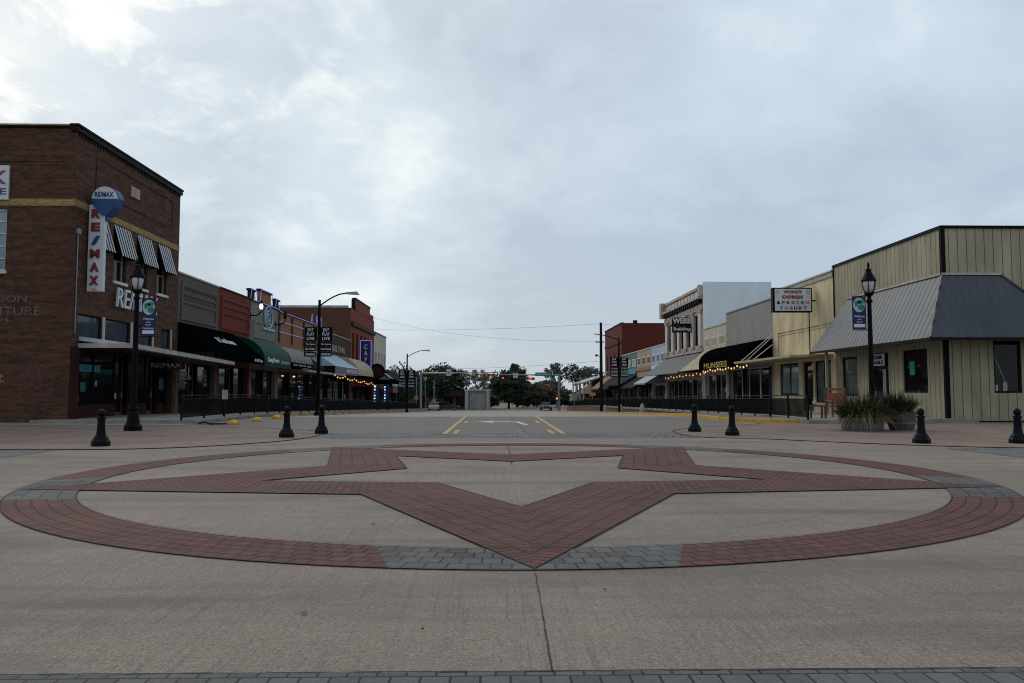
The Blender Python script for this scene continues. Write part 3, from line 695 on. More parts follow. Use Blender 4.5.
# signs
sg = empty('wall_sign', (-21.3, 30.7, 8.74), 'white estate agent wall sign with purple red letters at the far left edge', 'sign')
q = MB(); F.box(q, -23.4, -19.13, .02, .10, 8.74, 10.10); q.build('sign_board', MT['signwhite'], sg)
text('lettering', 'RE/MAX', (-19.2, 30.7, 9.62), UF, Z, 3.9, .56, MT['purple_red'], sg, .02, .01, 'R')
text('lettering', 'REAL ESTATE', (-19.2, 30.7, 9.06), UF, Z, 3.6, .26, MT['blue'], sg, .02, .01, 'R')
vs = empty('projecting_sign', (-16.3, 31.85, 5.2), 'tall white vertical sign with red letters projecting from the dark brick corner', 'sign')
q = MB(); q.box(-16.5, -15.86, 31.72, 31.92, 5.25, 8.80); bev(q.build('sign_panel', MT['signwhite'], vs), .02)
for i, ch in enumerate('RE/MAX'):
    text('letter', ch, (-16.20 + (.02 if ch == '/' else 0), 31.715, 8.42 - i * .545), UF, Z, .34 if ch != 'M' else .38, .36, MT['red' if ch != '/' else 'blue'], vs, .05, .05)
q = MB(); q.cyl((-16.57, 31.9, 8.3), (-16.5, 31.9, 8.3), .03); q.cyl((-16.57, 31.9, 5.8), (-16.5, 31.9, 5.8), .03); q.build('bracket', MT['dark'], vs)
text('small_mark', '<>', (-16.19, 31.715, 5.33), UF, Z, .2, .1, MT['letter_yellow'], vs, .02, .01)
bs = empty('balloon_sign', (-15.75, 31.9, 8.2), 'blue and white hot air balloon shaped sign on top of the vertical sign', 'sign')
# balloon outline extruded: white cap over a blue taper
def prof(pts, y0, y1, mat, name):
    q = MB(); q.hexa([(x, y0, z) for x, z in pts], [(x, y1, z) for x, z in pts]); return q.build(name, mat, bs)
bx, bz = -15.86, 9.02
capp = [(bx - .50, bz)] + [(bx + .50 * math.cos(R(a)) , bz + .50 * math.sin(R(a))) for a in range(170, 9, -20)] + [(bx + .50, bz)]
prof(capp, 31.62, 31.98, MT['signwhite'], 'balloon_cap')
capb = [(bx - .52, bz + .02)] + [(bx + .53 * math.cos(R(a)) , bz + .53 * math.sin(R(a)) + .01) for a in range(170, 9, -20)] + [(bx + .53, bz + .02)]
prof(capb, 31.72, 32.2, MT['blue'], 'balloon_edge')
prof([(bx - .50, bz - .003), (bx + .50, bz - .003), (bx + .40, bz - .32), (bx + .13, bz - .66), (bx - .13, bz - .66), (bx - .40, bz - .32)], 31.62, 32.2, MT['blue'], 'balloon_body')
prof([(bx - .13, bz - .70), (bx + .13, bz - .70), (bx + .10, bz - .86), (bx - .10, bz - .86)], 31.75, 32.05, MT['blue'], 'balloon_basket')
text('lettering', 'RE/MAX', (bx, 31.61, bz + .17), UF, Z, .74, .22, MT['blue'], bs, .02, .01)
ls = tag(text('white_letters_sign', 'RE/MAX', (XL + .12, 36.1, 5.32), UL, Vector((0, .12, 1)), 4.0, .86, MT['letter_white'], None, .0, .08), 'large white raised letters sign on the dark brick side wall above the transom windows', 'sign')
hs = empty('hanging_sign', (XL + 1.5, 37.0, 2.4), 'dark red hanging sign under the pale canopy of the dark brick building', 'sign')
q = MB(); q.box(XL + .3, XL + 2.0, 37.0, 37.08, 2.26, 2.62); q.build('sign_board', MT['darkred_brick'], hs)
q = MB(); q.cyl((XL + .5, 37.04, 2.62), (XL + .5, 37.04, 3.2), .015); q.cyl((XL + 1.8, 37.04, 2.62), (XL + 1.8, 37.04, 3.1), .015); q.build('hanger_rod', MT['dark'], hs)
text('lettering', 'RE/MAX', (XL + 1.15, 36.99, 2.45), UF, Z, 1.4, .2, MT['offwhite'], hs, .01, .01)
q = MB(); LW.box(q, 32.0, 34.0, -.42, -.40, 2.05, 2.35); q.build('window_banner', MT['teal'], rb)
for yy, z_, s_ in ((33.6, 1.45, .16), (32.1, .8, .2), (35.3, .9, .18), (36.9, 1.1, .12)):
    q = MB(); LW.box(q, yy, yy + s_, -.42, -.40, z_, z_ + s_ * 1.5); q.build('window_notice', MT['offwhite'], rb)

# --- row of single storey shops
def shop(name, label, pl, y0, y1, z1, mat, bays, zf, zt=2.75, sb='dark', depth=14, cap=.06, capm='offwhite', zb=None, gm='glass', fm='dark', bulk=.45, cat='building', dm='wood_brown'):
    sx = XL if pl is LW else XR
    r = empty(name, (sx, (y0 + y1) / 2, zf), label, cat)
    y0 += .015; y1 -= .015
    body(r, pl, 1, y0, y1, zf - 1.5 if zb is None else zb, z1, depth, mat, [(y0 + .35, y1 - .35, zf, zt)], .35, cap=cap, capm=capm)
    storefront(r, pl, y0 + .35, y1 - .35, zf, zt, bays, .35, bulk, sb, fm, gm, dm)
    return r
def z_l(y): return swl(y) + .004
def z_r(y): return swr(y) + .004
def recess_panel(root, pl, y0, y1, z0, z1, mat, d=.05, fw=.12, bands=()):
    q = MB()
    pl.box(q, y0, y1, .002, d, z1 - fw, z1); pl.box(q, y0, y1, .002, d, z0, z0 + fw); pl.box(q, y0, y0 + fw, .002, d, z0 + fw, z1 - fw); pl.box(q, y1 - fw, y1, .002, d, z0 + fw, z1 - fw)
    for b in bands: pl.box(q, y0 + fw, y1 - fw, .002, d * .8, b, b + fw * .8)
    q.build('raised_brick_frame', MT[mat], root)

s1 = shop('taupe_brick_shop', 'single storey taupe brick shop with big black slanted awning next to the dark corner building', LW, 40.95, 46.95, 7.40, 'beige_brick', 'wdw', z_l(43))
recess_panel(s1, LW, 41.3, 46.6, 5.0, 7.0, 'beige_brick', .07, .22, (6.35, 5.9))
q = MB()
yy = 41.6
while yy < 46.3: LW.box(q, yy, yy + .10, .002, .05, 6.66, 6.78); LW.box(q, yy, yy + .10, .002, .05, 6.12, 6.24); yy += .2
q.build('dentil_course', MT['beige_brick'], s1)
awning(s1, LW, 41.0, 49.6, 4.85, 3.30, 2.0, 'canvas_black', 'slant', .42)
u_ = Vector((0, 1, 0)); sl = Vector((-1.98, 0, 1.55)).normalized()
text('awning_lettering', '& Tea Room', (XL + 1.02 + .035, 45.2, 4.07 + .03), UL, sl, 2.9, .50, MT['letter_white'], s1, .03, .01)
text('awning_lettering', '& Gift Shop', (XL + 2.0 + .01, 48.4, 3.09), UL, Z, 1.6, .24, MT['letter_white'], s1, .02, .01)
text('window_lettering', 'The Main', (XL - .28, 42.7, 2.25), UL, Z, 1.0, .12, MT['offwhite'], s1, .02, .01)
text('window_lettering', 'SALON', (XL - .28, 42.9, 1.98), UL, Z, 1.6, .26, MT['offwhite'], s1, .03, .01)
text('window_lettering', '& Spa', (XL - .28, 42.7, 1.7), UL, Z, .9, .12, MT['offwhite'], s1, .02, .01)
text('window_lettering', 'CUTS\nCOLOR\nNAILS\nWAXING', (XL - .28, 45.8, 2.0), UL, Z, .55, .95, MT['offwhite'], s1, .02, .01)
s2 = shop('red_painted_shop', 'single storey red painted brick shop between the taupe and sage fronts', LW, 46.95, 53.1, 7.42, 'redpaint_brick', 'wdw', z_l(50), capm='dark', dm='wood_orange')
recess_panel(s2, LW, 47.3, 52.7, 5.0, 7.0, 'redpaint_brick', .07, .22, (6.35, 5.9))
awning(s2, LW, 49.7, 56.0, 4.72, 3.22, 2.0, 'canvas_green', 'bull', .42, 'canvas_greenp', sidem='canvas_greenp')
text('awning_lettering', 'DeepRoots', (XL + 2.012, 51.6, 3.22), UL, Z, 2.6, .40, MT['letter_white'], s2, .02, .02)
text('awning_lettering', '| Interiors', (XL + 2.012, 54.5, 3.16), UL, Z, 2.3, .32, MT['canvas_blue'], s2, .0, .02)
s3 = shop('sage_stucco_shop', 'single storey sage grey shop with stepped parapet outlined in violet blue light strips', LW, 53.1, 59.65, 7.35, 'sage', 'wdw', z_l(56), capm='dark')
recess_panel(s3, LW, 53.6, 59.2, 4.9, 6.1, 'sage', .06, .14)
def urn(root, y0, y1):
    q = MB(); LW.box(q, y0, y1, -.15, .05, 7.45, 8.0); q.build('parapet_block', MT['canvas_darkgrey'], root)
    q = MB(); LW.box(q, y0 - .1, y1 + .1, -.2, .12, 8.003, 8.15); q.build('block_cap', MT['dark'], root)
urn(s3, 52.75, 53.7); urn(s3, 58.7, 59.6)
q = MB(); LW.box(q, 54.9, 57.6, -.15, .04, 7.45, 8.25); q.build('parapet_block', MT['orange_brick'], s3)
q = MB(); LW.box(q, 54.8, 57.7, -.2, .12, 8.253, 8.40); q.build('block_cap', MT['dark'], s3)
def strip_light(root, pts, mat='neon', r=.022, name='light_strip'):
    q = MB(); q.tube(pts, r, 5); q.build(name, MT[mat], root)
for a, b in ((52.7, 53.75), (58.65, 59.65)):
    strip_light(s3, [LW.P(a, .1, 7.5), LW.P(a, .16, 8.1), LW.P(b, .16, 8.1), LW.P(b, .1, 7.5)])
strip_light(s3, [LW.P(54.85, .1, 7.5), LW.P(54.8, .16, 8.33), LW.P(57.7, .16, 8.33), LW.P(57.6, .1, 7.5)])
strip_light(s3, [LW.P(53.1, .14, 7.42), LW.P(59.6, .14, 7.42)])
awning(s3, LW, 56.05, 62.6, 4.62, 3.32, 2.0, 'canvas_stripe', 'bull', .34, 'canvas_black')
text('awning_lettering', 'Books  Coffee  Gifts  Candles', (XL + 2.012, 59.4, 3.15), UL, Z, 5.4, .17, MT['offwhite'], s3, .01, .01)
em = empty('round_wall_emblem', (XL + .1, 56.4, 6.1), 'pale round scroll emblem on the sage front beside the wall lamp', 'wall emblem')
q = MB()
for rr, w0, w1 in ((.78, 0, 360), (.5, 40, 300), (.26, 0, 360)):
    for a in range(w0, w1, 20): q.cyl(LW.P(56.9 + rr * 1.3 * math.cos(R(a)), .1, 6.55 + rr * math.sin(R(a))), LW.P(56.9 + rr * 1.3 * math.cos(R(a + 20)), .1, 6.55 + rr * math.sin(R(a + 20))), .07, .07, 5)
LW.box(q, 55.7, 58.6, .02, .12, 5.62, 5.78); q.build('scrollwork', MT['canvas_blue'], em)
def wall_lamp(y, z, lit, label):
    r = empty('wall_lamp', (XL + .1, y, z), label, 'wall lamp', 'wall lamps on the sage front')
    q = MB(); q.tube([LW.P(y, .02, z - .5), LW.P(y, .45, z - .55), LW.P(y, .75, z - .3), LW.P(y, .75, z - .12)], .045); LW.box(q, y - .08, y + .08, .003, .06, z - .75, z - .3); q.build('bracket', MT['black'], r)
    q = MB(); p = LW.P(y, .75, z - .12); q.lathe(p[0], p[1], p[2], [(.06, 0), (.12, .1), (.13, .22), (.10, .36), (.04, .4)]); q.build('globe', MT['lit' if lit else 'dark'], r, True)
    q = MB(); q.lathe(p[0], p[1], p[2] + .405, [(.15, 0), (.10, .1), (.02, .25)]); q.build('cap', MT['black'], r)
wall_lamp(52.9, 6.85, True, 'lit black wall lamp at the near end of the sage front')
wall_lamp(58.9, 6.75, False, 'unlit black wall lamp at the far end of the sage front')
s4 = shop('orange_brick_shop', 'long orange tan brick shop front edged with violet blue light strips', LW, 59.65, 74.0, 7.25, 'orange_brick', 'wdwwdw', z_l(66), capm='dark', bulk=.6)
for yy in (59.8, 63.6, 67.4, 71.2): q = MB(); LW.box(q, yy, yy + .35, .002, .08, 5.0, 7.15); q.build('brick_pilaster', MT['brown_brick'], s4)
for z_ in (7.30, 6.55, 5.75): strip_light(s4, [LW.P(59.7, .14, z_), LW.P(73.9, .14, z_)])
for yy in (70.2, 72.1, 73.8):
    strip_light(s4, [LW.P(yy - .3, .12, 7.4), LW.P(yy, .12, 8.15), LW.P(yy + .3, .12, 7.4)], 'neon', .02, 'light_peak')
awning(s4, LW, 62.7, 67.6, 4.5, 3.2, 1.9, 'canvas_dkgreen', 'slant', .3)
flat_canopy(s4, LW, 60.2, 75.0, 2.85, 2.3, 'metal_grey', .05, .14, (), 3.0)
s5 = shop('brown_brick_shop', 'dark brown brick shop with pale lettering before the tall red brick building', LW, 74.0, 89.45, 6.95, 'brown_brick', 'wdwwdw', z_l(80), bulk=.6, capm='stone')
text('wall_lettering', 'QUILTING', (XL + .05, 82.0, 5.55), UL, Z, 7.5, .75, MT['offwhite'], s5, .0, .04)
awning(s5, LW, 70.5, 82.0, 4.9, 3.5, 2.2, 'canvas_blue', 'slant', .7, 'canvas_grey')
text('awning_lettering', 'ANTIQUES', (XL + 2.215, 78.5, 3.15), UL, Z, 5.5, .4, MT['letter_white'], s5, .02, .02)
awning(s5, LW, 82.2, 92.3, 4.9, 3.05, 2.2, 'canvas_tan', 'bull', .15)
# tall red brick
s6 = empty('tall_red_brick_building', (XL, 98, -1), 'tall red brick building with stepped gable parapet beyond the low shops on the left', 'building')
ys6 = [(90.6 + 2.6 * k, 91.9 + 2.6 * k) for k in range(6)]
body(s6, LW, 1, 89.47, 106.45, -2.5, 10.75, 22, 'tall_front', [(a, b, 4.6, 8.0) for a, b in ys6] + [(90, 106, z_l(98), 1.8)], .3, cap=None)
q = MB(); q.box(XL - 22, XL - .02, 89.42, 89.46, -2, 10.75); q.build('side_wall', MT['tall_brick'], s6)
q = MB(); q.box(XL - 22, XL - .3, 89.36, 89.6, 10.752, 11.0); q.build('side_coping', MT['offwhite'], s6)
for a, b in ys6: window(s6, LW, a, b, 4.6, 8.0, .2, 'dark', 'glass', 1, 2, 'tall_brick', .08)
q = MB(); LW.box(q, 89.47, 106.45, .002, .25, 8.75, 9.2); q.build('cornice', MT['dark'], s6)
q = MB(); LW.box(q, 92.2, 102.6, -.3, .05, 10.753, 12.0); LW.box(q, 102.6, 105.6, -.3, .05, 10.753, 11.3); q.build('gable_parapet', MT['tall_front'], s6)
q = MB(); LW.box(q, 92.0, 102.8, -.35, .10, 12.003, 12.2); LW.box(q, 91.6, 92.2, -.35, .1, 10.76, 12.0); q.build('gable_cap', MT['dark'], s6)
storefront(s6, LW, 90, 106, z_l(98), 1.8, 'wdwwdw', .3, .5)
awning(s6, LW, 92.4, 106.0, 4.6, 2.7, 2.3, 'darkred_brick', 'slant', .3, 'canvas_black', sidem='canvas_black')
ps = empty('projecting_sign', (XL + 1.3, 92, 4), 'dark blue upright sign edged with violet lights on the tall red brick building', 'sign')
q = MB(); q.box(XL + .75, XL + 1.9, 92.0, 92.3, 3.4, 7.1); q.build('sign_box', MT['signblue'], ps)
text('lettering', 'C\nA\nF\nE', (XL + 1.32, 91.99, 5.3), UF, Z, .4, 2.8, MT['letter_white'], ps, .02, .01)
strip_light(ps, [(XL + .7, 91.95, 3.4), (XL + .7, 91.95, 7.15), (XL + 1.95, 91.95, 7.15), (XL + 1.95, 91.95, 3.4)], 'neon', .05)
rs = empty('round_sign', (XL + 2.2, 94, 3.9), 'dark round sign hanging beside the upright blue sign', 'sign')
q = MB(); q.cyl((XL + 2.4, 93.8, 3.6), (XL + 2.4, 94.0, 3.6), .8, .8, 20); q.build('disc', MT['darkred_brick'], rs)
q = MB()
for k in range(20):
    a, b = 2 * math.pi * k / 20, 2 * math.pi * (k + 1) / 20
    q.cyl((XL + 2.4 + .8 * math.cos(a), 93.8, 3.6 + .8 * math.sin(a)), (XL + 2.4 + .8 * math.cos(b), 93.8, 3.6 + .8 * math.sin(b)), .14, .14, 5)
q.build('rim', MT['black'], rs)
s7 = empty('cream_two_storey_building', (XL, 112, -1.3), 'narrow cream two storey building beyond the tall red brick one', 'building')
ys7 = [(107.6, 109.0), (110.4, 111.8), (113.2, 114.6), (115.8, 117.2)]
body(s7, LW, 1, 106.5, 118.2, -3, 9.25, 18, 'cream', [(a, b, 3.8, 6.6) for a, b in ys7] + [(107, 117.8, z_l(112), 1.5)], .3, cap=.15)
for a, b in ys7: window(s7, LW, a, b, 3.8, 6.6, .2, 'white', 'glass_up', 1, 2, 'stone_light', .1)
storefront(s7, LW, 107, 117.8, z_l(112), 1.5, 'wdwdw', .3, .5)
awning(s7, LW, 106.4, 117.0, 4.4, 2.2, 2.4, 'canvas_black', 'slant', .2)
text('awning_lettering', 'GRILL', (XL + 1.3, 112, 3.35), UL, Vector((-2.38, 0, 2.2)), 4.5, 1.1, MT['offwhite'], s7, .02, .05)
s8 = shop('low_green_awning_shop', 'low shop with dark green sloping awning at the far end of the left row', LW, 118.2, 131.5, 4.4, 'beige_brick', 'wdwwdw', z_l(124), 1.1, capm='dark')
awning(s8, LW, 117.1, 131.4, 4.2, 1.9, 3.2, 'canvas_dkgreen', 'slant', .2)
q = MB(); LW.box(q, 107.0, 112.0, 2.42, 2.6, 1.0, 1.9); q.build('red_fascia', MT['red'], s7)
q = MB(); LW.box(q, 107.0, 120.0, 2.45, 2.75, 1.905, 2.2); q.build('light_fascia', MT['canvas_blue'], s7)

# ================================================================== RIGHT SIDE
mbd = empty('board_clad_corner_building', (XR + 3, 33, 0), 'corner building in tan vertical boards with black trim and a grey ribbed metal skirt roof', 'building')
F2 = FRONT(31.42); X1 = 34.0
hs_ = [(32.75, 34.75, 1.17, 3.05), (36.05, 37.75, .03, 3.05), (39.2, 40.9, 1.0, 3.0)]
q = MB(); RW.panel(q, 31.42, 41.7, -.4, 7.9, hs_, .25); q.quad((XR, 41.7, -.4), (X1, 41.7, -.4), (X1, 41.7, 7.9), (XR, 41.7, 7.9)); q.build('side_wall', MT['board_tan'], mbd)
hf = [(20.2, 21.35, 1.17, 3.30), (26.0, 27.2, 1.17, 3.3)]
q = MB(); F2.panel(q, XR, X1, -.4, 7.9, hf, .2); q.quad((X1, 31.42, -.4), (X1, 41.7, -.4), (X1, 41.7, 7.9), (X1, 31.42, 7.9)); q.build('front_wall', MT['board_tanx'], mbd)
q = MB(); q.quad((XR, 31.42, 7.5), (X1, 31.42, 7.5), (X1, 41.7, 7.5), (XR, 41.7, 7.5)); q.build('roof', MT['metal_grey'], mbd)
q = MB(); RW.box(q, 31.36, 41.75, -.1, .06, 7.902, 8.02); F2.box(q, XR + .1, X1, -.1, .06, 7.903, 8.02)
q.box(XR - .05, XR + .12, 31.36, 31.50, 5.95, 7.9); q.box(XR - .05, XR + .13, 31.36, 31.50, .0, 3.4)
RW.box(q, 41.6, 41.68, .002, .05, 3.3, 7.9); F2.box(q, XR + .2, X1, .003, .03, -.02, .05)
q.build('black_trim', MT['black'], mbd)
window(mbd, RW, 32.75, 34.75, 1.17, 3.05, .12, 'dark', 'glass', 1, 1, None, .09, 'shop_window')
window(mbd, RW, 39.2, 40.9, 1.0, 3.0, .12, 'dark', 'glass_green', 1, 1, None, .09, 'shop_window')
for a, b, c, d in hf: window(mbd, F2, a, b, c, d, .12, 'dark', 'glass', 1, 1, None, .08, 'shop_window')
q = MB(); RW.box(q, 36.1, 36.22, -.2, -.12, .03, 2.4); RW.box(q, 37.58, 37.7, -.2, -.12, .03, 2.4); RW.box(q, 36.22, 37.58, -.2, -.12, 2.28, 2.4); RW.box(q, 36.22, 37.58, -.2, -.12, .03, .25)
dd = q.build('door', MT['dark'], mbd); q = MB(); RW.box(q, 36.2, 37.6, -.17, -.15, .2, 3.05); q.build('pane', MT['glass'], dd); q = MB(); RW.box(q, 37.45, 37.5, -.12, -.05, .9, 1.25); q.build('handle', MT['metal_grey'], dd)
q = MB(); RW.box(q, 36.55, 36.85, -.14, -.12, .25, 2.28); q.build('door_curtain', MT['metal_grey'], mbd)
ds = empty('door_sign', (XR, 36.9, 2.6), 'small white sign board above the door of the board clad building', 'sign')
q = MB(); RW.box(q, 36.35, 37.5, .01, .05, 2.45, 3.0); q.build('sign_board', MT['signwhite'], ds)
text('lettering', 'HAIR\nNAILS', (XR - .055, 36.92, 2.72), UR, Z, .95, .42, MT['black'], ds, .03, .01)
q = MB(); RW.box(q, 33.95, 34.35, -.10, -.09, 1.95, 2.55); q.build('window_poster', MT['teal'], mbd)
for a, b, c in ((20.28, 20.40, 1.5), (20.62, 20.78, 1.62)): q = MB(); F2.box(q, a, b, -.10, -.09, 1.25, c); q.build('window_ornament', MT['offwhite'], mbd)
q = MB(); q.cyl((20.32, 31.52, 2.6), (20.8, 31.52, 1.4), .015); q.build('window_rod', MT['offwhite'], mbd)
# skirt roof
ez, tz, ex, ey = 3.34, 5.97, 16.88, 30.05
q = MB(); q.hexa([(ex, ey, ez), (ex, 41.75, ez), (XR, 41.75, ez), (XR, 31.40, ez)], [(XR - .04, 31.39, tz), (XR - .04, 40.0, tz), (XR, 40.0, tz), (XR, 31.40, tz)])
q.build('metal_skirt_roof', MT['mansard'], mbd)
q = MB(); q.hexa([(ex + .01, ey, ez - .001), (23.1, ey, ez - .001), (23.1, 31.41, ez - .001), (XR + .01, 31.41, ez - .001)], [(XR - .02, 31.37, tz - .001), (20.55, 31.37, tz - .001), (20.55, 31.41, tz - .001), (XR + .01, 31.41, tz - .001)])
q.build('metal_skirt_roof', MT['mansardx_shaded'], mbd)
q = MB(); RW.box(q, 31.33, 40.05, .003, .10, tz + .003, tz + .09); F2.box(q, XR - .10, 20.6, .003, .10, tz + .004, tz + .09)
q.build('flashing', MT['ridge'], mbd)
q = MB(); q.cyl((ex - .01, ey - .01, ez + .02), (XR - .06, 31.35, tz + .03), .045, .045, 6); q.build('hip_cap', MT['mansard'], mbd)
q = MB(); q.cyl((23.1, ey, ez + .02), (20.58, 31.36, tz + .03), .045, .045, 6); q.build('hip_cap', MT['mansardx_shaded'], mbd)
q = MB(); q.box(ex - .02, ex + .02, ey - .02, 41.76, ez - .12, ez - .002); q.box(ex + .025, 23.1, ey - .02, ey + .02, ez - .12, ez - .003); q.build('gutter_board', MT['dark'], mbd)
q = MB(); q.box(17.1, 17.22, 40.3, 40.42, .14, 3.3); q.build('support_post', MT['tan_paint'], mbd)

yb = empty('yellow_stucco_shop', (XR, 46.5, 0), 'yellow stucco shop with flat tan canopy beside the tan board building', 'building')
body(yb, RW, 1, 41.72, 51.1, -1, 7.72, 14, 'yellow_stucco', [(42.3, 44.5, .6, 2.95), (44.75, 46.3, .1, 2.95), (46.9, 50.0, 1.0, 2.95)], .3, cap=.12, capm='white')
window(yb, RW, 42.3, 44.5, .6, 2.95, .15, 'dark', 'glass_green', 2, 1, None, .08, 'shop_window')
window(yb, RW, 46.9, 50.0, 1.0, 2.95, .15, 'dark', 'glass_block', 2, 1, None, .10, 'shop_window')
q = MB(); RW.box(q, 44.8, 45.0, -.2, -.12, .1, 2.95); RW.box(q, 46.1, 46.28, -.2, -.12, .1, 2.95); RW.box(q, 45.0, 46.1, -.2, -.12, 2.3, 2.45); dd = q.build('door', MT['dark'], yb)
q = MB(); RW.box(q, 44.85, 46.25, -.19, -.17, .12, 2.9); q.build('pane', MT['glass'], dd)
q = MB(); RW.box(q, 42.0, 50.2, .002, .05, 4.95, 5.05); RW.box(q, 50.1, 50.2, .002, .05, 3.4, 4.95); RW.box(q, 42.2, 50.0, .002, .03, 4.78, 4.84); q.build('raised_moulding', MT['yellow_stucco'], yb)
q = MB(); RW.box(q, 41.74, 51.05, .002, .06, 7.45, 7.70); q.build('parapet_fascia', MT['offwhite'], yb)
flat_canopy(yb, RW, 42.0, 52.0, 3.2, 2.35, 'canopy_tan', .02, .13, (), 3.26)
for yy in (50.6, 52.2, 53.0):
    pass
ws = empty('box_sign', (16.9, 44, 5.8), 'white yogurt shop sign with coloured letters and a black frame', 'sign')
q = MB(); q.box(15.72, 17.98, 44.0, 44.35, 5.72, 7.12); bev(q.build('sign_box', MT['black'], ws), .02)
q = MB(); q.box(15.83, 17.90, 43.985, 44.02, 5.79, 7.05); q.build('sign_face', MT['signwhite'], ws)
def wl(s, x, z, wd, ht, m): text('lettering', s, (x, 43.984, z), UF, Z, wd, ht, MT[m], ws, .045, .01)
wl("WONG'S", 16.86, 6.88, 1.05, .19, 'red'); wl('EXPRESS', 16.86, 6.58, 1.20, .19, 'red')
for i, (c, m_) in enumerate(zip('&FROZEN', ['black', 'signgreen', 'red', 'blue', 'letter_orange', 'signgreen', 'letter_orange'])): wl(c, 16.04 + i * .275, 6.27, .19, .19, m_)
for i, (c, m_) in enumerate(zip('YOGURT', ['blue', 'letter_orange', 'signgreen', 'blue', 'red', 'blue'])): wl(c, 16.20 + i * .27, 5.95, .19, .20, m_)
for x in (15.98, 17.74):
    q = MB()
    for k in range(3): q.box(x - .09, x + .09, 43.975, 43.984, 6.80 + k * .07, 6.84 + k * .07)
    q.box(x - .02, x + .02, 43.974, 43.984, 6.74, 7.0); q.build('emblem', MT['paleblue'], ws)
q = MB(); q.cyl((18.0, 44.18, 6.4), (18.22, 44.18, 6.4), .04); q.cyl((17.85, 44.18, 5.72), (17.85, 44.18, 3.3), .03); q.build('bracket', MT['dark'], ws)

gb = shop('grey_stucco_shop', 'plain grey stucco shop with rounded black awning and yellow letters', RW, 51.12, 61.5, 7.32, 'grey_stucco', 'pwwdw', z_r(56), 2.9, 'dark', capm='grey_stucco', fm='white', bulk=.3)
awning(gb, RW, 51.2, 61.6, 4.70, 3.42, 2.2, 'canvas_black', 'bull', .55)
text('awning_lettering', 'MUNSEES', (XR - 2.22, 57.0, 3.15), UR, Z, 6.0, .42, MT['letter_yellow'], gb, .02, .02)
for ya, ye, ze in ((50.6, 51.10, 4.95), (49.5, 51.05, 4.8), (48.2, 51.0, 4.3)):
    q = MB(); q.cyl((15.95, ya, 3.2), (18.15, ye, ze), .028); q.build('canopy_hanger_rod', MT['white'], yb)
cb = shop('cream_shop', 'small cream shop with square upper windows and tan sloping awning', RW, 61.5, 68.4, 6.6, 'cream', 'wdw', z_r(65), 2.6, capm='cream', fm='white', bulk=.4)
for a in (61.9, 64.1, 66.3):
    q = MB(); RW.box(q, a, a + 1.75, .004, .03, 4.98, 5.80); fo = q.build('window', MT['white'], cb); q = MB(); RW.box(q, a + .12, a + 1.63, .032, .04, 5.08, 5.70); q.build('pane', MT['tan_paint'], fo)
awning(cb, RW, 61.7, 68.3, 4.75, 3.0, 2.2, 'canvas_tan', 'slant', .06, sides=True, sidem='canvas_black')
# ornate building
wbd = empty('ornate_cornice_building', (XR, 76, 0), 'ornate two storey stone front with deep cornice, tall pilasters and pale blue painted side wall', 'building')
n5 = [(70.0 + 2.72 * k, 71.55 + 2.72 * k) for k in range(5)]
body(wbd, RW, 1, 68.42, 84.0, -2, 10.55, 5.9, 'stone', [(a, b, 5.35, 8.1) for a, b in n5] + [(69, 83.6, z_r(76), 2.3)], .3, cap=None)
q = MB(); q.box(XR + .01, XR + 6.1, 68.36, 68.41, -1, 10.88); q.build('side_wall', MT['white_paint_wall'], wbd)
q = MB(); q.box(XR + 6.1, XR + 16, 68.40, 84, -1, 9.1); q.build('rear_wing', MT['white_paint_wall'], wbd)
for a, b in n5: window(wbd, RW, a, b, 5.35, 8.1, .22, 'dark', 'glass', 1, 2, None, .08)
for k in range(6):
    y = 68.75 + 2.72 * k
    q = MB(); RW.box(q, y + .12, y + .98, .002, .14, 5.3, 8.2); q.build('pilaster', MT['stone_light'], wbd)
    q = MB(); RW.box(q, y, y + 1.1, .002, .2, 8.203, 8.42); RW.box(q, y, y + 1.1, .002, .2, 4.95, 5.297); q.build('pilaster_cap', MT['stone'], wbd)
q = MB(); RW.box(q, 68.42, 84.0, .002, .12, 8.43, 8.62); RW.box(q, 68.42, 84.0, .002, .45, 9.38, 9.6); RW.box(q, 68.42, 84.0, .002, .16, 10.30, 10.55)
RW.box(q, 68.42, 84.2, .002, .18, 4.72, 4.94); q.build('cornice', MT['stone'], wbd)
q = MB(); y = 68.7
while y < 83.8: RW.box(q, y, y + .28, .004, .38, 9.0, 9.375); y += .78
q.build('cornice_brackets', MT['dark'], wbd)
q = MB(); y = 68.8
while y < 83.4: RW.box(q, y, y + .9, .003, .06, 9.75, 10.2); RW.box(q, y, y + 1.1, .003, .05, 8.68, 8.92); y += 1.3
q.build('frieze_panels', MT['stone_light'], wbd)
for a, b, c, d in ((68.38, 69.2, .3, 9.61), (83.3, 84.2, .55, 9.0)): q = MB(); RW.box(q, a, b, .005, c, d, 10.62); q.build('corner_pier', MT['stone'], wbd)
awning(wbd, RW, 69.0, 84.0, 4.70, 2.90, 2.2, 'canvas_grey', 'slant', .08, sidem='canvas_black')
storefront(wbd, RW, 69, 83.6, z_r(76), 2.3, 'wdwpwdw', .3, .5, 'dark', 'offwhite')
wsg = empty('projecting_sign', (XR - 1.4, 72, 6.5), 'dark curved building name sign projecting from the ornate stone front', 'sign')
q = MB(); q.box(XR - 1.95, XR - .12, 71.9, 72.1, 6.65, 7.22); q.box(XR - 2.15, XR - .05, 71.95, 72.05, 7.24, 7.36); q.box(XR - 1.95, XR - .12, 72.0, 72.06, 7.37, 8.05); q.build('sign_board', MT['dark'], wsg)
text('lettering', 'WEBB', (XR - 1.03, 71.99, 7.74), UF, Z, 1.75, .52, MT['signwhite'], wsg, .05, .04)
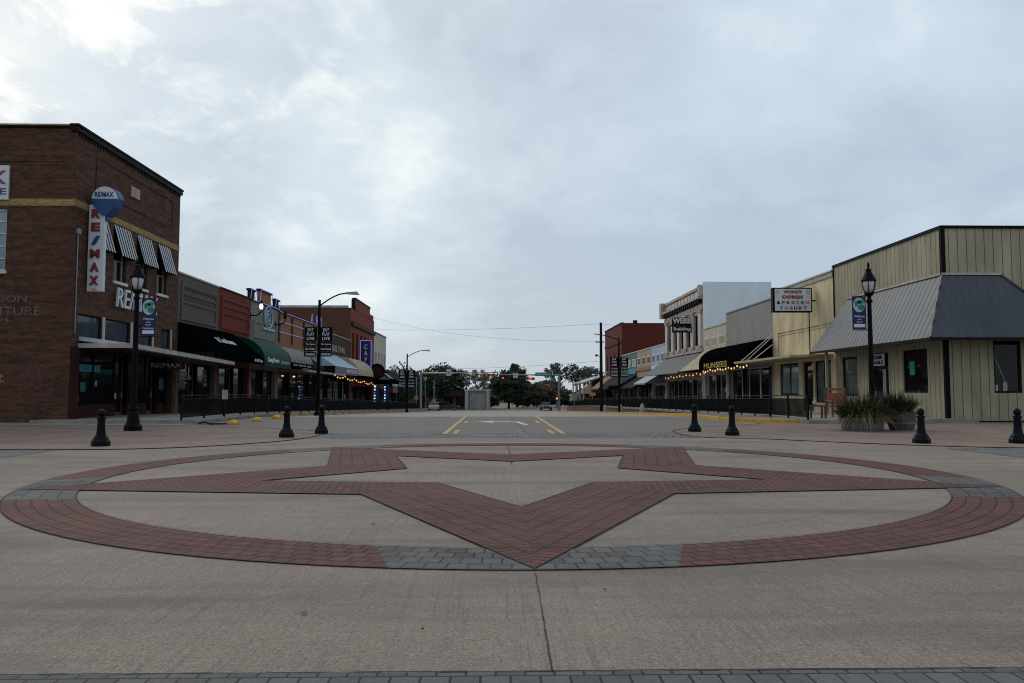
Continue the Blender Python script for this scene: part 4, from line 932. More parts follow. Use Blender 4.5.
text('lettering', 'Building', (XR - 1.03, 71.89, 6.93), UF, Z, 1.6, .38, MT['signwhite'], wsg, .04, .02)
q = MB(); q.cyl((XR - .12, 72, 7.0), (XR, 72, 7.0), .05); q.build('bracket', MT['dark'], wsg)
# coloured row
def rowshop(name, label, y0, y1, z1, mat, upm, wc, awm, kind, bm='offwhite'):
    r = shop(name, label, RW, y0, y1, z1, mat, 'wdw', z_r((y0 + y1) / 2), 1.9, 'dark', capm='white', fm='offwhite', bulk=.4)
    n = 3; st = (y1 - y0) / n
    for k in range(n):
        a = y0 + st * k + st * .18; q = MB(); RW.box(q, a, a + st * .66, .004, .04, z1 - 1.85, z1 - .85); fo = q.build('window', MT['white'], r); q = MB(); RW.box(q, a + .15, a + st * .66 - .15, .042, .05, z1 - 1.72, z1 - .98); q.build('pane', MT[wc], fo)
    q = MB(); RW.box(q, y0 + .05, y1 - .05, .003, .12, z1 - 2.55, z1 - 2.15); q.build('fascia_band', MT[upm], r)
    awning(r, RW, y0 + .1, y1 - .1, 3.4 if kind else 3.0, 2.1 if kind else 1.7, 2.2, awm, 'slant', .15)
    return r
rowshop('blue_white_shop', 'pale blue and white shop with small square windows next to the ornate stone front', 84.05, 91.3, 6.3, 'paleblue', 'white', 'blue', 'metal_grey', 1)
rowshop('tan_trim_shop', 'tan painted shop with brown square windows between the pale blue and teal shops', 91.3, 101.0, 6.3, 'tan_paint', 'wood_orange', 'wood_brown', 'canvas_darkgrey', 0)
tl = rowshop('teal_shop', 'bright teal shop with white windows before the big red brick block', 101.0, 112.9, 6.3, 'tealdark', 'teal', 'offwhite', 'canvas_darkgrey', 1)
q = MB(); RW.box(q, 101.4, 112.5, .004, .15, 3.5, 3.74); q.build('teal_signboard', MT['teal'], tl)
fb = empty('big_red_brick_building', (XR, 121, -1.5), 'big plain red brick two storey block at the far right of the street', 'building')
nf = [(115.5 + 3.8 * k, 117.0 + 3.8 * k) for k in range(4)]
body(fb, RW, 1, 112.95, 130.5, -3, 11.1, 12, 'far_brick', [(a, b, 4.4, 7.0) for a, b in nf] + [(113.6, 130, z_r(121), 1.4)], .3, cap=.1, capm='dark')
for a, b in nf: window(fb, RW, a, b, 4.4, 7.0, .2, 'offwhite', 'glass', 1, 2, 'stone', .1)
q = MB(); RW.box(q, 113, 130.4, .002, .12, 8.3, 8.6); q.build('brick_string_course', MT['far_brick'], fb)
storefront(fb, RW, 113.6, 130, z_r(121), 1.4, 'wdwwdw', .3, .5)
awning(fb, RW, 113.2, 121.0, 3.6, 1.6, 2.2, 'canvas_darkgrey', 'slant', .15); awning(fb, RW, 121.2, 130.2, 3.6, 1.7, 2.4, 'canvas_rust', 'slant', .2)
q = MB(); q.lathe(22.5, 100.5, 6.0, [(.9, 0), (.9, .9), (.6, 1.5), (.1, 1.7)], 14); tag(q.build('roof_ventilator', MT['metal_grey'], None), 'round grey roof ventilator on the roof beside the big red brick wall', 'roof vent')
q = MB(); q.box(19.9, 20.5, 112.9, 113.3, 11.1, 11.5); q.build('chimney', MT['dark'], fb)
cs = shop('corner_canopy_shop', 'low dark shop with grey sloping corner canopy at the far right corner', RW, 131.5, 150, 3.6, 'brown_brick', 'wdwwdw', -1.95, .9, capm='dark')
flat_canopy(cs, RW, 131.0, 150, 2.65, 3.7, 'metal_grey', .0, .22, (), 3.9)
for yy in (131.4, 137, 143, 149.5): q = MB(); q.cyl(RW.P(yy, 3.5, -2.3), RW.P(yy, 3.5, 2.5), .12); q.build('canopy_post', MT['offwhite'], cs)

# ================================================================== STREET FURNITURE
def make_bollard(x, y, label):
    r = empty('bollard', (x, y, .014), label, 'bollard', 'black iron bollards round the plaza')
    q = MB(); q.lathe(x, y, .014, [(.235, 0), (.235, .10), (.215, .13), (.20, .145), (.185, .19), (.15, .235), (.14, .25)], 8); bev(q.build('base', MT['bollard'], r), .006)
    q = MB(); q.lathe(x, y, .014, [(.125, .25), (.115, .30), (.098, .42), (.092, .64), (.115, .655), (.115, .69), (.085, .70), (.075, .715)], 16); q.build('shaft', MT['bollard'], r)
    q = MB(); q.lathe(x, y, .014, [(.06, .715), (.085, .735), (.098, .775), (.096, .82), (.075, .86), (.035, .885), (.01, .89)], 16); q.build('head', MT['bollard'], r, True)
    return r
bp = [(-8.9, 17.95, 'black bollard in front of the dark brick corner building, leftmost of all'), (-5.61, 21.25, 'black bollard in front of the green awning shop, second from the left'),
      (-5.09, 23.1, 'black bollard standing before the tall street light pole on the left'), (6.08, 24.0, 'black bollard in front of the ornate stone building, first on the right side'),
      (6.6, 21.9, 'black bollard in front of the string lit black awning'), (10.09, 18.5, 'black bollard in front of the tan board building beside the planters'),
      (12.38, 18.45, 'black bollard cut by the right edge of the picture')]
b0 = make_bollard(*bp[0])
b0.scale = (.86, .86, .93)
for x, y, lb in bp[1:]:
    c = copy_tree(b0); c.location = (x, y, .014); c['label'] = lb
    c.rotation_euler.z = random.uniform(-.2, .2)

def make_lamp(x, y, label):
    r = empty('street_lamp', (x, y, .02), label, 'street lamp', 'ornamental lamp posts at the corners')
    q = MB(); q.lathe(x, y, .02, [(.27, 0), (.27, .13), (.24, .17), (.20, .22), (.17, .42), (.15, .55), (.125, .62), (.15, .65), (.15, .69), (.11, .72)], 12); q.build('base', MT['black'], r)
    q = MB(); q.lathe(x, y, .02, [(.098, .72), (.088, 1.4), (.066, 4.1), (.10, 4.13), (.10, 4.19), (.06, 4.22), (.06, 4.30), (.13, 4.36), (.15, 4.42)], 12); q.build('shaft', MT['black'], r)
    g_ = MB(); g_.lathe(x, y, .02, [(.11, 4.425), (.175, 4.55), (.205, 4.70), (.195, 4.80)], 12); gl = g_.build('lamp_globe', MT['lampglass'], r, True)
    q = MB()
    for k in range(6):
        a = 2 * math.pi * k / 6; c_, s_ = math.cos(a), math.sin(a)
        q.tube([(x + .135 * c_, y + .135 * s_, 4.44), (x + .187 * c_, y + .187 * s_, 4.57), (x + .217 * c_, y + .217 * s_, 4.72), (x + .21 * c_, y + .21 * s_, 4.83)], .014, 5)
    q.build('cage', MT['black'], gl)
    q = MB(); q.lathe(x, y, .02, [(.24, 4.805), (.24, 4.85), (.19, 4.93), (.14, 5.03), (.09, 5.12), (.09, 5.20), (.035, 5.24), (.035, 5.30), (.05, 5.34), (.01, 5.46)], 12); q.build('lamp_cap', MT['black'], r)
    return r
l0 = make_lamp(-11.36, 24.9, 'tall black ornamental lamp post with acorn lantern in front of the dark brick building')
l1 = copy_tree(l0); l1.location = (12.17, 25.2, .02); l1['label'] = 'tall black ornamental lamp post behind the planters before the tan board building'
def banner(x0, x1, y, z0, z1, side, label):
    r = empty('banner', ((x0 + x1) / 2, y, z0), label, 'banner', 'blue welcome banners on the lamp posts')
    q = MB(); q.box(x0, x1, y - .008, y + .008, z0, z1); q.build('cloth', MT['signblue'], r)
    cx = (x0 + x1) / 2; w_ = x1 - x0; q = MB(); zc_ = z1 - .27
    n_ = 20; 
    q.hexa([(cx + w_ * .44 * math.cos(2 * math.pi * k / n_), y - .010, zc_ + .24 * math.sin(2 * math.pi * k / n_)) for k in range(n_)], [(cx + w_ * .44 * math.cos(2 * math.pi * k / n_), y - .0125, zc_ + .24 * math.sin(2 * math.pi * k / n_)) for k in range(n_)])
    e1 = q.build('emblem_disc', MT['canvas_blue'], r)
    q = MB()
    for dx, dz, a, b in ((-.05, .08, .10, .06), (.06, .10, .10, .07), (.07, -.08, .12, .10), (-.09, -.0, .05, .05)):
        q.hexa([(cx + dx + a * math.cos(2 * math.pi * k / 10), y - .014, zc_ + dz + b * math.sin(2 * math.pi * k / 10)) for k in range(10)], [(cx + dx + a * math.cos(2 * math.pi * k / 10), y - .016, zc_ + dz + b * math.sin(2 * math.pi * k / 10)) for k in range(10)])
    q.build('green_leaf_shapes', MT['signgreen'], e1)
    for s, zz, ww, hh in (('Welcome', z1 - .64, .34, .075), ('to the', z1 - .74, .14, .05), ('City of', z1 - .83, .18, .055), ('Corsicana', z1 - .93, .34, .07)):
        text('lettering', s, (cx, y - .012, zz), UF, Z, ww, hh, MT['letter_white'], r, .01, .004)
    q = MB(); q.box(cx - w_ * .4, cx + w_ * .4, y - .014, y - .009, z0 + .07, z0 + .18); q.build('white_panel', MT['signwhite'], r)
    for zz in (z1 + .02, z0 - .02):
        q = MB(); q.cyl((x0 if side > 0 else x1 + .10, y, zz), (x1 if side > 0 else x0, y, zz), .014); 
        if side > 0: q.cyl((x0 - .10, y, zz), (x0, y, zz), .014)
        q.build('banner_rod', MT['black'], r)
banner(-11.20, -10.75, 24.9, 2.98, 4.16, 1, 'blue welcome banner on the left lamp post')
banner(11.60, 12.05, 25.2, 3.25, 4.32, -1, 'blue welcome banner on the right lamp post')

def street_light(x, y, zb, zt, arm, label, sgn=1):
    r = empty('street_light', (x, y, zb), label, 'street light', 'cobra head street lights')
    q = MB(); q.cyl((x, y, zb), (x, y, zt), .13, .075, 10); q.build('pole', MT['black'], r)
    q = MB(); q.lathe(x, y, zb, [(.22, 0), (.22, .12), (.16, .25), (.13, .3)], 8); q.build('base', MT['black'], r)
    pts = [(x + sgn * arm * t, y, zt - .35 + .75 * math.sin(t * math.pi / 2)) for t in (0, .15, .3, .5, .75, 1.0)]
    q = MB(); q.tube(pts, .04); q.build('arm', MT['black'], r)
    e1 = pts[-1]; q = MB(); q.hexa([(e1[0], y - .10, e1[2] - .06), (e1[0] + sgn * .75, y - .12, e1[2] - .10), (e1[0] + sgn * .75, y + .12, e1[2] - .10), (e1[0], y + .10, e1[2] - .06)],
        [(e1[0] - sgn * .05, y - .04, e1[2] + .06), (e1[0] + sgn * .6, y - .06, e1[2] + .10), (e1[0] + sgn * .6, y + .06, e1[2] + .10), (e1[0] - sgn * .05, y + .04, e1[2] + .06)]); q.build('lamp_head', MT['metal_grey'], r)
    return r
street_light(-10.2, 45.3, gz(45.3), 6.5, 1.55, 'tall black street light with curved arm over the left row of awnings')
street_light(-10.2, 90.2, gz(90), 5.5, 1.9, 'distant black street light with curved arm near the traffic signals on the left')
def boards(x, y, z0, sc_, label):
    r = empty('direction_sign', (x, y, z0), label, 'sign', 'black eat play live boards on poles')
    for s_ in (-1, 1):
        a, b = (x - .84 * sc_, x - .09 * sc_) if s_ < 0 else (x + .09 * sc_, x + .84 * sc_)
        for k, (h0, h1) in enumerate(((.90, 1.78), (.60, .87), (.31, .57), (.0, .28))):
            q = MB(); ex_ = 0 if k == 0 else -.02 * sc_
            q.box(a + ex_, b + ex_, y - .18, y - .14, z0 + h0 * sc_, z0 + h1 * sc_); q.build('sign_board', MT['black'], r)
        c = (a + b) / 2
        for s, hh, wd, ht in (('EAT', 1.62, .36, .19), ('PLAY', 1.36, .46, .19), ('LIVE', 1.09, .46, .19), ('The Square', .735, .62, .13), ('BOUTIQUES', .44, .60, .13), ('DINING', .14, .58, .15)):
            text('lettering', s, (c, y - .185, z0 + hh * sc_), UF, Z, wd * sc_, ht * sc_, MT['letter_white'], r, .02, .01)
    q = MB(); q.box(x - .8 * sc_, x + .8 * sc_, y - .14, y - .12, z0 + .7 * sc_, z0 + .74 * sc_); q.box(x - .8 * sc_, x + .8 * sc_, y - .14, y - .12, z0 + 1.5 * sc_, z0 + 1.54 * sc_); q.build('bracket', MT['black'], r)
boards(-10.2, 45.3, 3.22, .95, 'pair of black eat play live boards on the near left street light')
boards(-10.2, 90.2, 1.65, 1.12, 'pair of small dark direction boards on the distant left street light')
# right pole with boards and its utility pole
rp_ = empty('sign_pole', (10.0, 63.6, gz(63)), 'slim dark pole with bracket arm carrying direction boards on the right verge', 'pole')
q = MB(); q.cyl((10.0, 63.6, gz(63)), (10.0, 63.6, 5.6), .10, .06); q.build('pole', MT['black'], rp_); q = MB(); q.tube([(10, 63.6, 5.4), (9.0, 63.6, 5.75), (8.0, 63.6, 5.9)], .035); q.build('arm', MT['black'], rp_)
boards(10.0, 63.6, 2.4, .88, 'pair of black eat play live boards on the slim right pole')
up_ = empty('utility_pole', (10.2, 75.9, gz(76)), 'tall dark wooden utility pole on the right side of the street', 'utility pole')
q = MB(); q.cyl((10.2, 75.9, gz(76)), (10.2, 75.9, 7.9), .17, .12); q.build('pole', MT['dark'], up_)
q = MB(); q.tube([(10.2, 75.9, 4.5), (9.8, 75.9, 4.75)], .03); q.box(9.65, 10.5, 75.8, 75.95, 5.95, 6.05); q.lathe(9.75, 75.9, 4.6, [(.12, 0), (.12, .15), (.06, .22)], 8); q.build('lamp_arm', MT['dark'], up_)
# wires
def wire(p, q_, sag, label, r_=.022):
    m_ = MB(); P0, P1 = Vector(p), Vector(q_); pts = [tuple(P0.lerp(P1, t / 14) - Vector((0, 0, sag * 4 * (t / 14) * (1 - t / 14)))) for t in range(15)]
    m_.tube(pts, r_, 4); tag(m_.build('overhead_wire', MT['dark'], None), label, 'wire')
wire((-15.6, 101, 9.15), (10.2, 75.9, 7.8), .28, 'nearly level upper overhead wire between the tall red brick building and the utility pole', .012)
wire((-16.2, 104, 10.9), (10.2, 75.9, 6.1), .9, 'sagging overhead wire ending halfway up the utility pole', .012)
wire((-17, 122, 4.8), (10.2, 75.9, 4.15), .4, 'low overhead wire just above the traffic signal arms', .014)
wire((10.2, 75.9, 7.8), (18.3, 84, 8.6), .3, 'overhead wire from the utility pole to the ornate building', .014)

# traffic signals
def sig_pole(x, y, zt, reach, arm_z, label, mat='polegrey'):
    r = empty('signal_mast', (x, y, gz(y)), label, 'signal mast', 'signal mast arms at the far crossing')
    q = MB(); q.cyl((x, y, gz(y)), (x, y, zt), .22, .17, 10); q.build('pole', MT[mat], r)
    q = MB(); q.cyl((x, y, arm_z), (x + reach * .42, y, arm_z + .0), .16, .12, 8); q.build('arm', MT['canopy_light' if reach > 0 else mat], r)
    q = MB(); q.cyl((x + reach * .42, y, arm_z), (x + reach, y, arm_z + .05), .10, .07, 8); q.build('arm_end', MT[mat], r)
    return r
sig_pole(-11.65, 122, 4.5, 12.0, 4.05, 'blue grey traffic signal mast with long pale arm on the left')
sig_pole(9.8, 122, 3.9, -9.5, 3.75, 'blue grey traffic signal mast with arm on the right')
def signal(x, y, z, lit, mats, label, w_=1.25, back='sigyellow'):
    r = empty('traffic_signal', (x, y, z), label, 'traffic light', 'horizontal traffic signals on the mast arms')
    q = MB(); q.box(x - w_ / 2, x + w_ / 2, y - .14, y + .10, z - .2, z + .2); bev(q.build('housing', MT[back], r), .03)
    for k in range(3):
        xx = x - w_ / 2 + w_ * (k + .5) / 3; q = MB(); q.cyl((xx, y - .142, z), (xx, y - .18, z), .13, .13, 12); q.build('lens', MT[mats if (lit == k) else 'lens'], r)
        v = MB()
        for a in range(0, 180, 30): v.hexa([(xx + .15 * math.cos(R(a)), y - .14, z + .15 * math.sin(R(a))), (xx + .15 * math.cos(R(a + 30)), y - .14, z + .15 * math.sin(R(a + 30))), (xx + .17 * math.cos(R(a + 30)), y - .14, z + .17 * math.sin(R(a + 30))), (xx + .17 * math.cos(R(a)), y - .14, z + .17 * math.sin(R(a)))],
            [(xx + .15 * math.cos(R(a)), y - .34, z + .15 * math.sin(R(a))), (xx + .15 * math.cos(R(a + 30)), y - .34, z + .15 * math.sin(R(a + 30))), (xx + .17 * math.cos(R(a + 30)), y - .34, z + .17 * math.sin(R(a + 30))), (xx + .17 * math.cos(R(a)), y - .34, z + .17 * math.sin(R(a)))])
        v.build('visor', MT[back], r)
signal(-4.8, 121.7, 3.72, -1, 'sigred', 'orange yellow traffic signal hanging left of centre under the left mast arm', 1.5)
signal(-1.1, 121.7, 3.72, -1, 'sigred', 'wide orange yellow traffic signal nearest the middle of the street', 2.1)
signal(1.5, 121.7, 3.28, 0, 'sigred', 'dark traffic signal with lit red lens at the tip of the right mast arm', 1.2, 'dark')
signal(5.3, 121.7, 3.15, 1, 'sigred', 'orange and dark traffic signal beside the green street name sign', 1.4)
def flat_sign(x, y, z, w_, h_, mat, label, txt=None, tm='letter_white', post=None, cat='sign', tw=.8, th_=.4):
    r = empty('street_sign', (x, y, z), label, cat)
    q = MB(); q.box(x - w_ / 2, x + w_ / 2, y - .03, y, z - h_ / 2, z + h_ / 2); q.build('sign_board', MT[mat], r)
    if txt: text('lettering', txt, (x, y - .033, z), UF, Z, w_ * tw, h_ * th_, MT[tm], r, .02, .01)
    if post is not None: q = MB(); q.cyl((x, y + .04, post), (x, y + .04, z + h_ / 2), .04); q.build('post', MT['metal_grey'], r)
flat_sign(7.4, 121.6, 3.85, 2.6, .55, 'signgreen', 'long green street name sign on the right mast arm', 'BEATON ST')
flat_sign(-7.3, 121.6, 4.1, .75, .95, 'signwhite', 'white lane sign at the left end of the left mast arm', 'ONLY', 'black')
flat_sign(-3.3, 121.6, 4.25, .75, .6, 'metal_grey', 'left one of two small grey square signs above the left mast arm', 'N', 'black', tw=.4)
flat_sign(-2.1, 121.6, 4.25, .65, .6, 'paleblue', 'right one of two small square signs above the left mast arm', 'S', 'black', tw=.4)
flat_sign(3.0, 121.6, 3.65, .7, .7, 'signwhite', 'small white square sign on the right mast arm', 'ONLY', 'black')
flat_sign(-10.6, 118, 3.1, .5, .5, 'yellow_line', 'small yellow warning sign near the left signal mast', None, post=gz(118))
flat_sign(11.6, 116, .4, .8, 1.0, 'metal_grey', 'grey road sign on a post right of the right signal mast', None, post=gz(116))
flat_sign(14.4, 117, .75, .9, .5, 'yellow', 'small yellow sign by the far right corner canopy', None, post=gz(117))
for x, y, z, m_, lb in ((-12.2, 120.5, .2, 'sigyellow', 'orange pedestrian signal box on the left signal mast'), (-9.4, 119, -.3, 'sigyellow', 'orange pedestrian signal box on a thin post right of the left mast'), (9.4, 121, .1, 'dark', 'dark pedestrian signal box with amber light on the right mast')):
    r = empty('pedestrian_signal', (x, y, z), lb, 'pedestrian signal')
    q = MB(); q.box(x - .28, x + .28, y - .15, y + .15, z - .3, z + .35); q.build('housing', MT[m_], r)
    q = MB(); q.box(x - .15, x + .15, y - .18, y - .152, z - .15, z + .15); q.build('lens', MT['bulb' if m_ == 'dark' else 'offwhite'], r)
    q = MB(); q.cyl((x + .02, y + .2, gz(y)), (x + .02, y + .2, z + (.5 if m_ == 'dark' else 3.2)), .07); q.build('post', MT['polegrey'], r)
q = MB(); q.cyl((14.6, 137, -2.2), (14.6, 137, 2.9), .12); tag(q.build('bare_post', MT['metal_grey'], None), 'plain tall grey post between the right mast and the corner canopy', 'post')

# railings
def railing(pts, zf, label, h=.92, post_every=2.0, solid=False):
    (xa, ya), (xb, yb_) = pts; r = empty('railing', (xa, ya, zf(ya)), label, 'railing', 'black metal railings along the raised pavements')
    L_ = math.hypot(xb - xa, yb_ - ya); P_ = lambda t: (xa + (xb - xa) * t, ya + (yb_ - ya) * t, zf(ya + (yb_ - ya) * t))
    n = max(1, round(L_ / post_every)); 
    for k in range(n + 1):
        p = P_(k / n); q = MB(); q.box(p[0] - .03, p[0] + .03, p[1] - .03, p[1] + .03, p[2], p[2] + h + .04); q.build('post', MT['black'], r)
    for nm, hh in (('top_rail', h), ('middle_rail', h - .13), ('bottom_rail', .1)):
        q = MB(); q.tube([(P_(k / n)[0], P_(k / n)[1], P_(k / n)[2] + hh) for k in range(n + 1)], .022 if nm == 'top_rail' else .014, 5); q.build(nm, MT['black'], r)
    q = MB(); m_ = int(L_ / .095)
    for k in range(1, m_):
        p = P_(k / m_); q.box(p[0] - .012, p[0] + .012, p[1] - .012, p[1] + .012, p[2] + .1, p[2] + h - .13)
    q.build('pickets', MT['black'], r)
    return r
fl = lambda y: swl(y)
seg = [(29.9, 34.5, 'black railing before the dark brick corner building'), (34.6, 41.0, 'black railing section before the window of the pale canopy'), (41.1, 48, 'black railing before the black awning shop'), (48.1, 56, 'black railing before the green awning shop'),
       (56.1, 64, 'black railing before the striped awning'), (64.1, 76, 'black railing before the orange brick shop'), (76.1, 92, 'black railing before the pale blue awning'), (92.1, 112, 'black railing before the tall red brick building'), (112.1, 130, 'black railing at the far end of the left row')]
for a, b, lb in seg: railing(((-11.85, a), (-11.85, b)), fl, lb)
fr_ = lambda y: swr(y)
seg = [(29.9, 34.0, 'black railing before the yellow stucco shop, nearest on the right', .03), (34.1, 42.0, 'black railing below the box sign on the right', .1), (42.1, 52, 'black railing before the string lit black awning', 0), (52.1, 62, 'black railing before the tan sloping awning', 0),
       (62.1, 76, 'black railing before the ornate building', 0), (76.1, 92, 'black railing before the pale blue shop', 0), (92.1, 112, 'black railing before the teal shop', 0), (112.1, 130, 'black railing before the big red brick block', 0)]
for a, b, lb, _ in seg: railing(((11.95, a), (11.95, b)), fr_, lb)
g = MB(); g.box(11.85, 16.6, 29.6, 30.65, -.1, .148); g.build('pavement_corner_right', MT['sidewalk'], **S)
# low verge wall on the right
lw = MB(); p = ys(36, 130)
for a, b in zip(p, p[1:]):
    lw.hexa([(11.72, a, gz(a) - .4), (11.95, a, gz(a) - .4), (11.95, b, gz(b) - .4), (11.72, b, gz(b) - .4)], [(11.72, a, swr(a) - .08), (11.95, a, swr(a) - .08), (11.95, b, swr(b) - .08), (11.72, b, swr(b) - .08)])
lwo = lw.build('low_wall', MT['lowbrick'], None); tag(lwo, 'low weathered brick wall under the right hand railings beside the yellow kerb', 'low wall')
cp = MB()
for a, b in zip(p, p[1:]): cp.hexa([(11.66, a, swr(a) - .078), (12.02, a, swr(a) - .078), (12.02, b, swr(b) - .078), (11.66, b, swr(b) - .078)], [(11.66, a, swr(a) + .01), (12.02, a, swr(a) + .01), (12.02, b, swr(b) + .01), (11.66, b, swr(b) + .01)])
cp.build('coping', MT['concrete_wall'], lwo)
for y, x in ((60, 11.2), (70, 11.1), (79, 11.0)):
    q = MB(); q.lathe(x, y, gz(y) + .1, [(.22, 0), (.2, .3), (.12, .65), (.05, .7)], 8)
    tag(q.build('kerb_post', MT['offwhite'], None), 'short pale post base on the right verge beside the yellow kerb', 'post', 'short pale post bases on the right verge')
# yellow domes and wheel stops on the left
dome = None
dl = ['nearest yellow dome marker on the left parking edge', 'second yellow dome marker on the left parking edge', 'third yellow dome marker on the left parking edge']
for k in range(3):
    y = 29.65 + 2.9 * k
    if dome is None:
        q = MB(); q.lathe(-9.8, y, .014, [(.20, 0), (.20, .04), (.185, .09), (.14, .135), (.07, .16), (.02, .165)], 14); dome = q.build('yellow_dome_marker', MT['yellow'], None, True); o = dome
        for v in o.data.vertices: v.co.x += 9.8; v.co.y -= y; v.co.z -= .014
    else: o = dome.copy(); col.objects.link(o)
    o.location = (-9.8, y, .014); tag(o, dl[k], 'road marker', 'yellow dome markers on the left parking edge')
ws_ = None
for k in range(24):
    y = 38.3 + 2.9 * k
    if ws_ is None:
        q = MB(); q.hexa([(-.08, -.85, 0), (.08, -.85, 0), (.08, .85, 0), (-.08, .85, 0)], [(-.05, -.82, .12), (.05, -.82, .12), (.05, .82, .12), (-.05, .82, .12)]); ws_ = q.build('wheel_stop', plain('orange yellow worn paint', (.40, .22, .05), .8, .3, 5), None); o = ws_
    else: o = ws_.copy(); col.objects.link(o)
    o.location = (-10.6, y, gz(y) + .01); tag(o, 'low worn yellow wheel stop beside the left kerb', 'wheel stop', 'yellow wheel stops along the left kerb')
q = MB(); q.tube([(-10.95, 29.2, .05), (-10.8, 29.35, .10), (-10.55, 29.3, .04), (-10.0, 29.5, .03)], .035); tag(q.build('rubber_edging', MT['rubber'], None), 'short piece of black bent rubber edging left of the nearest yellow dome', 'debris')

# string lights
def bulbs(name, pts, n, label, sag=.12, mats=('bulb', 'bulbw'), r_=.05):
    r = empty(name, pts[0], label, 'string lights')
    allp = []
    for a, b in zip(pts, pts[1:]):
        a, b = Vector(a), Vector(b)
        for k in range(8): t = k / 8; allp.append(a.lerp(b, t) - Vector((0, 0, sag * 4 * t * (1 - t))))
    allp.append(Vector(pts[-1])); q = MB(); q.tube([tuple(p_) for p_ in allp], .010, 4); q.build('cable', MT['black'], r)
    for k in range(n):
        t = (k + .5) / n * (len(allp) - 1); i = int(t); p_ = allp[i].lerp(allp[min(i + 1, len(allp) - 1)], t - i)
        q = MB(); q.lathe(p_.x, p_.y, p_.z - .13, [(.01, 0), (r_, .04), (r_, .09), (.015, .13)], 6); q.build('bulb', MT[mats[k % len(mats)] if random.random() > .15 else mats[-1]], r)
bulbs('string_lights', [(13.6, 42 + 1.9 * k, 2.75 - .02 * k) for k in range(6)], 17, 'warm string lights under the tan canopy and black awning on the right', .12, r_=.038)
bulbs('string_lights', [(14.0, 52 + 2.6 * k, 2.58 - .03 * k) for k in range(6)], 13, 'warm string lights further along under the tan awning on the right', .12, r_=.038)
bulbs('string_lights', [(-13.6, 66 + 5.0 * k, 2.75 - .13 * k) for k in range(6)], 22, 'warm string lights under the pale blue awning on the left', .25, r_=.07)
bulbs('hanging_bulbs', [(-14.6, 52.5, 2.35), (-14.6, 58.5, 2.35)], 2, 'two warm bulbs hanging under the striped awning', .0, r_=.09)
def icicle(x, y, label, m_):
    r = empty('light_curtain', (x, y, 0), label, 'light strip', 'blue and white light curtains on the left')
    q = MB(); q.cyl((x, y, -.9), (x, y, 2.0), .02); q.build('cable', MT['black'], r)
    for k in range(9):
        q = MB(); q.lathe(x, y, -.85 + k * .31, [(.02, 0), (.07, .06), (.02, .15)], 5); q.build('bulb', MT['bulbcyan' if k % 3 else m_], r)
    q = MB(); q.box(x + .12, x + .5, y + .05, y + .1, -.9, 2.0); q.build('blue_drape', MT['signblue'], r)
icicle(-12.9, 84, 'left light curtain of blue and white bulbs under the tan awning', 'bulbblue'); icicle(-12.4, 88, 'right light curtain of blue and white bulbs under the tan awning', 'bulbblue')

# planters
def leaf_tuft(cx, cy, z0, n, rad, hmin, hmax, spread, mat, name, parent, wid=.018, droop=.5):
    q = MB()
    for k in range(n):
        a = random.uniform(0, 2 * math.pi); r0 = rad * math.sqrt(random.random()); x, y = cx + r0 * math.cos(a) , cy + r0 * .6 * math.sin(a)
        a2 = a + random.uniform(-.7, .7); ln = random.uniform(hmin, hmax); out_ = random.uniform(.15, 1) * spread; nseg = 5; pv = None
        for s_ in range(nseg + 1):
            t = s_ / nseg; hx = out_ * ln * t; hz = ln * (t - droop * out_ * t * t * 1.15)
            w_ = wid * (1 - t) * 1.0 + .002; cx_, cy_ = x + hx * math.cos(a2), y + hx * math.sin(a2); sx, sy = -math.sin(a2) * w_, math.cos(a2) * w_
            cur = ((cx_ - sx, cy_ - sy, z0 + hz), (cx_ + sx, cy_ + sy, z0 + hz))
            if pv: q.quad(pv[0], pv[1], cur[1], cur[0])
            pv = cur
    return q.build(name, mat, parent)
def leafmat(name, cols, scale=6):
    m = M(name); n = m.noise(scale, 3, .6); st = [(i / (len(cols) - 1) * .4 + .3, c) for i, c in enumerate(cols)]
    m.b.inputs['Subsurface Weight'].default_value = 0
    return m.done(m.ramp(n, st), .6, spec=.3)
MT['blade_g'] = leafmat('dark green blades', [(.010, .020, .007), (.022, .036, .012), (.055, .062, .02)])
MT['blade_t'] = leafmat('tan dry blades', [(.10, .085, .035), (.20, .16, .075), (.28, .23, .12)])
pa = empty('planter', (11.55, 24.6, .014), 'wide shallow metal planter overflowing with green and dry grass blades', 'planter')
q = MB(); q.lathe(0, 0, .014, [(.50, 0), (.52, .1), (.54, .30), (.57, .32), (.57, .36), (.50, .36)], 20); q.v = [(11.55 + x * 1.25, 24.6 + y * .85, z) for x, y, z in q.v]; q.build('tub', MT['tin'], pa)
q = MB(); q.lathe(0, 0, .014, [(.50, .30), (.50, .33)], 16); q.v = [(11.55 + x * 1.2, 24.6 + y * .8, z) for x, y, z in q.v]; q.build('soil', MT['soil'], pa)
leaf_tuft(11.55, 24.6, .30, 1300, .62, .5, 1.3, 1.0, MT['blade_g'], 'green_blades', pa, .011, .62)
leaf_tuft(11.6, 24.4, .28, 520, .62, .5, 1.05, 1.3, MT['blade_t'], 'dry_blades', pa, .010, .98)
pb = empty('planter', (12.95, 24.9, .014), 'dark wooden half barrel planter with thick green foliage beside the metal planter', 'planter')
q = MB(); q.lathe(12.95, 24.9, .014, [(.36, 0), (.42, .25), (.44, .5), (.46, .58), (.42, .58)], 20); q.build('barrel', MT['barrel'], pb)
q = MB(); q.lathe(12.95, 24.9, .014, [(.415, .18), (.43, .19), (.435, .25), (.42, .26)], 20); q.build('hoop', MT['tin'], pb)
q = MB(); q.lathe(12.95, 24.9, .014, [(.41, .50), (.41, .55)], 16); q.build('soil', MT['soil'], pb)
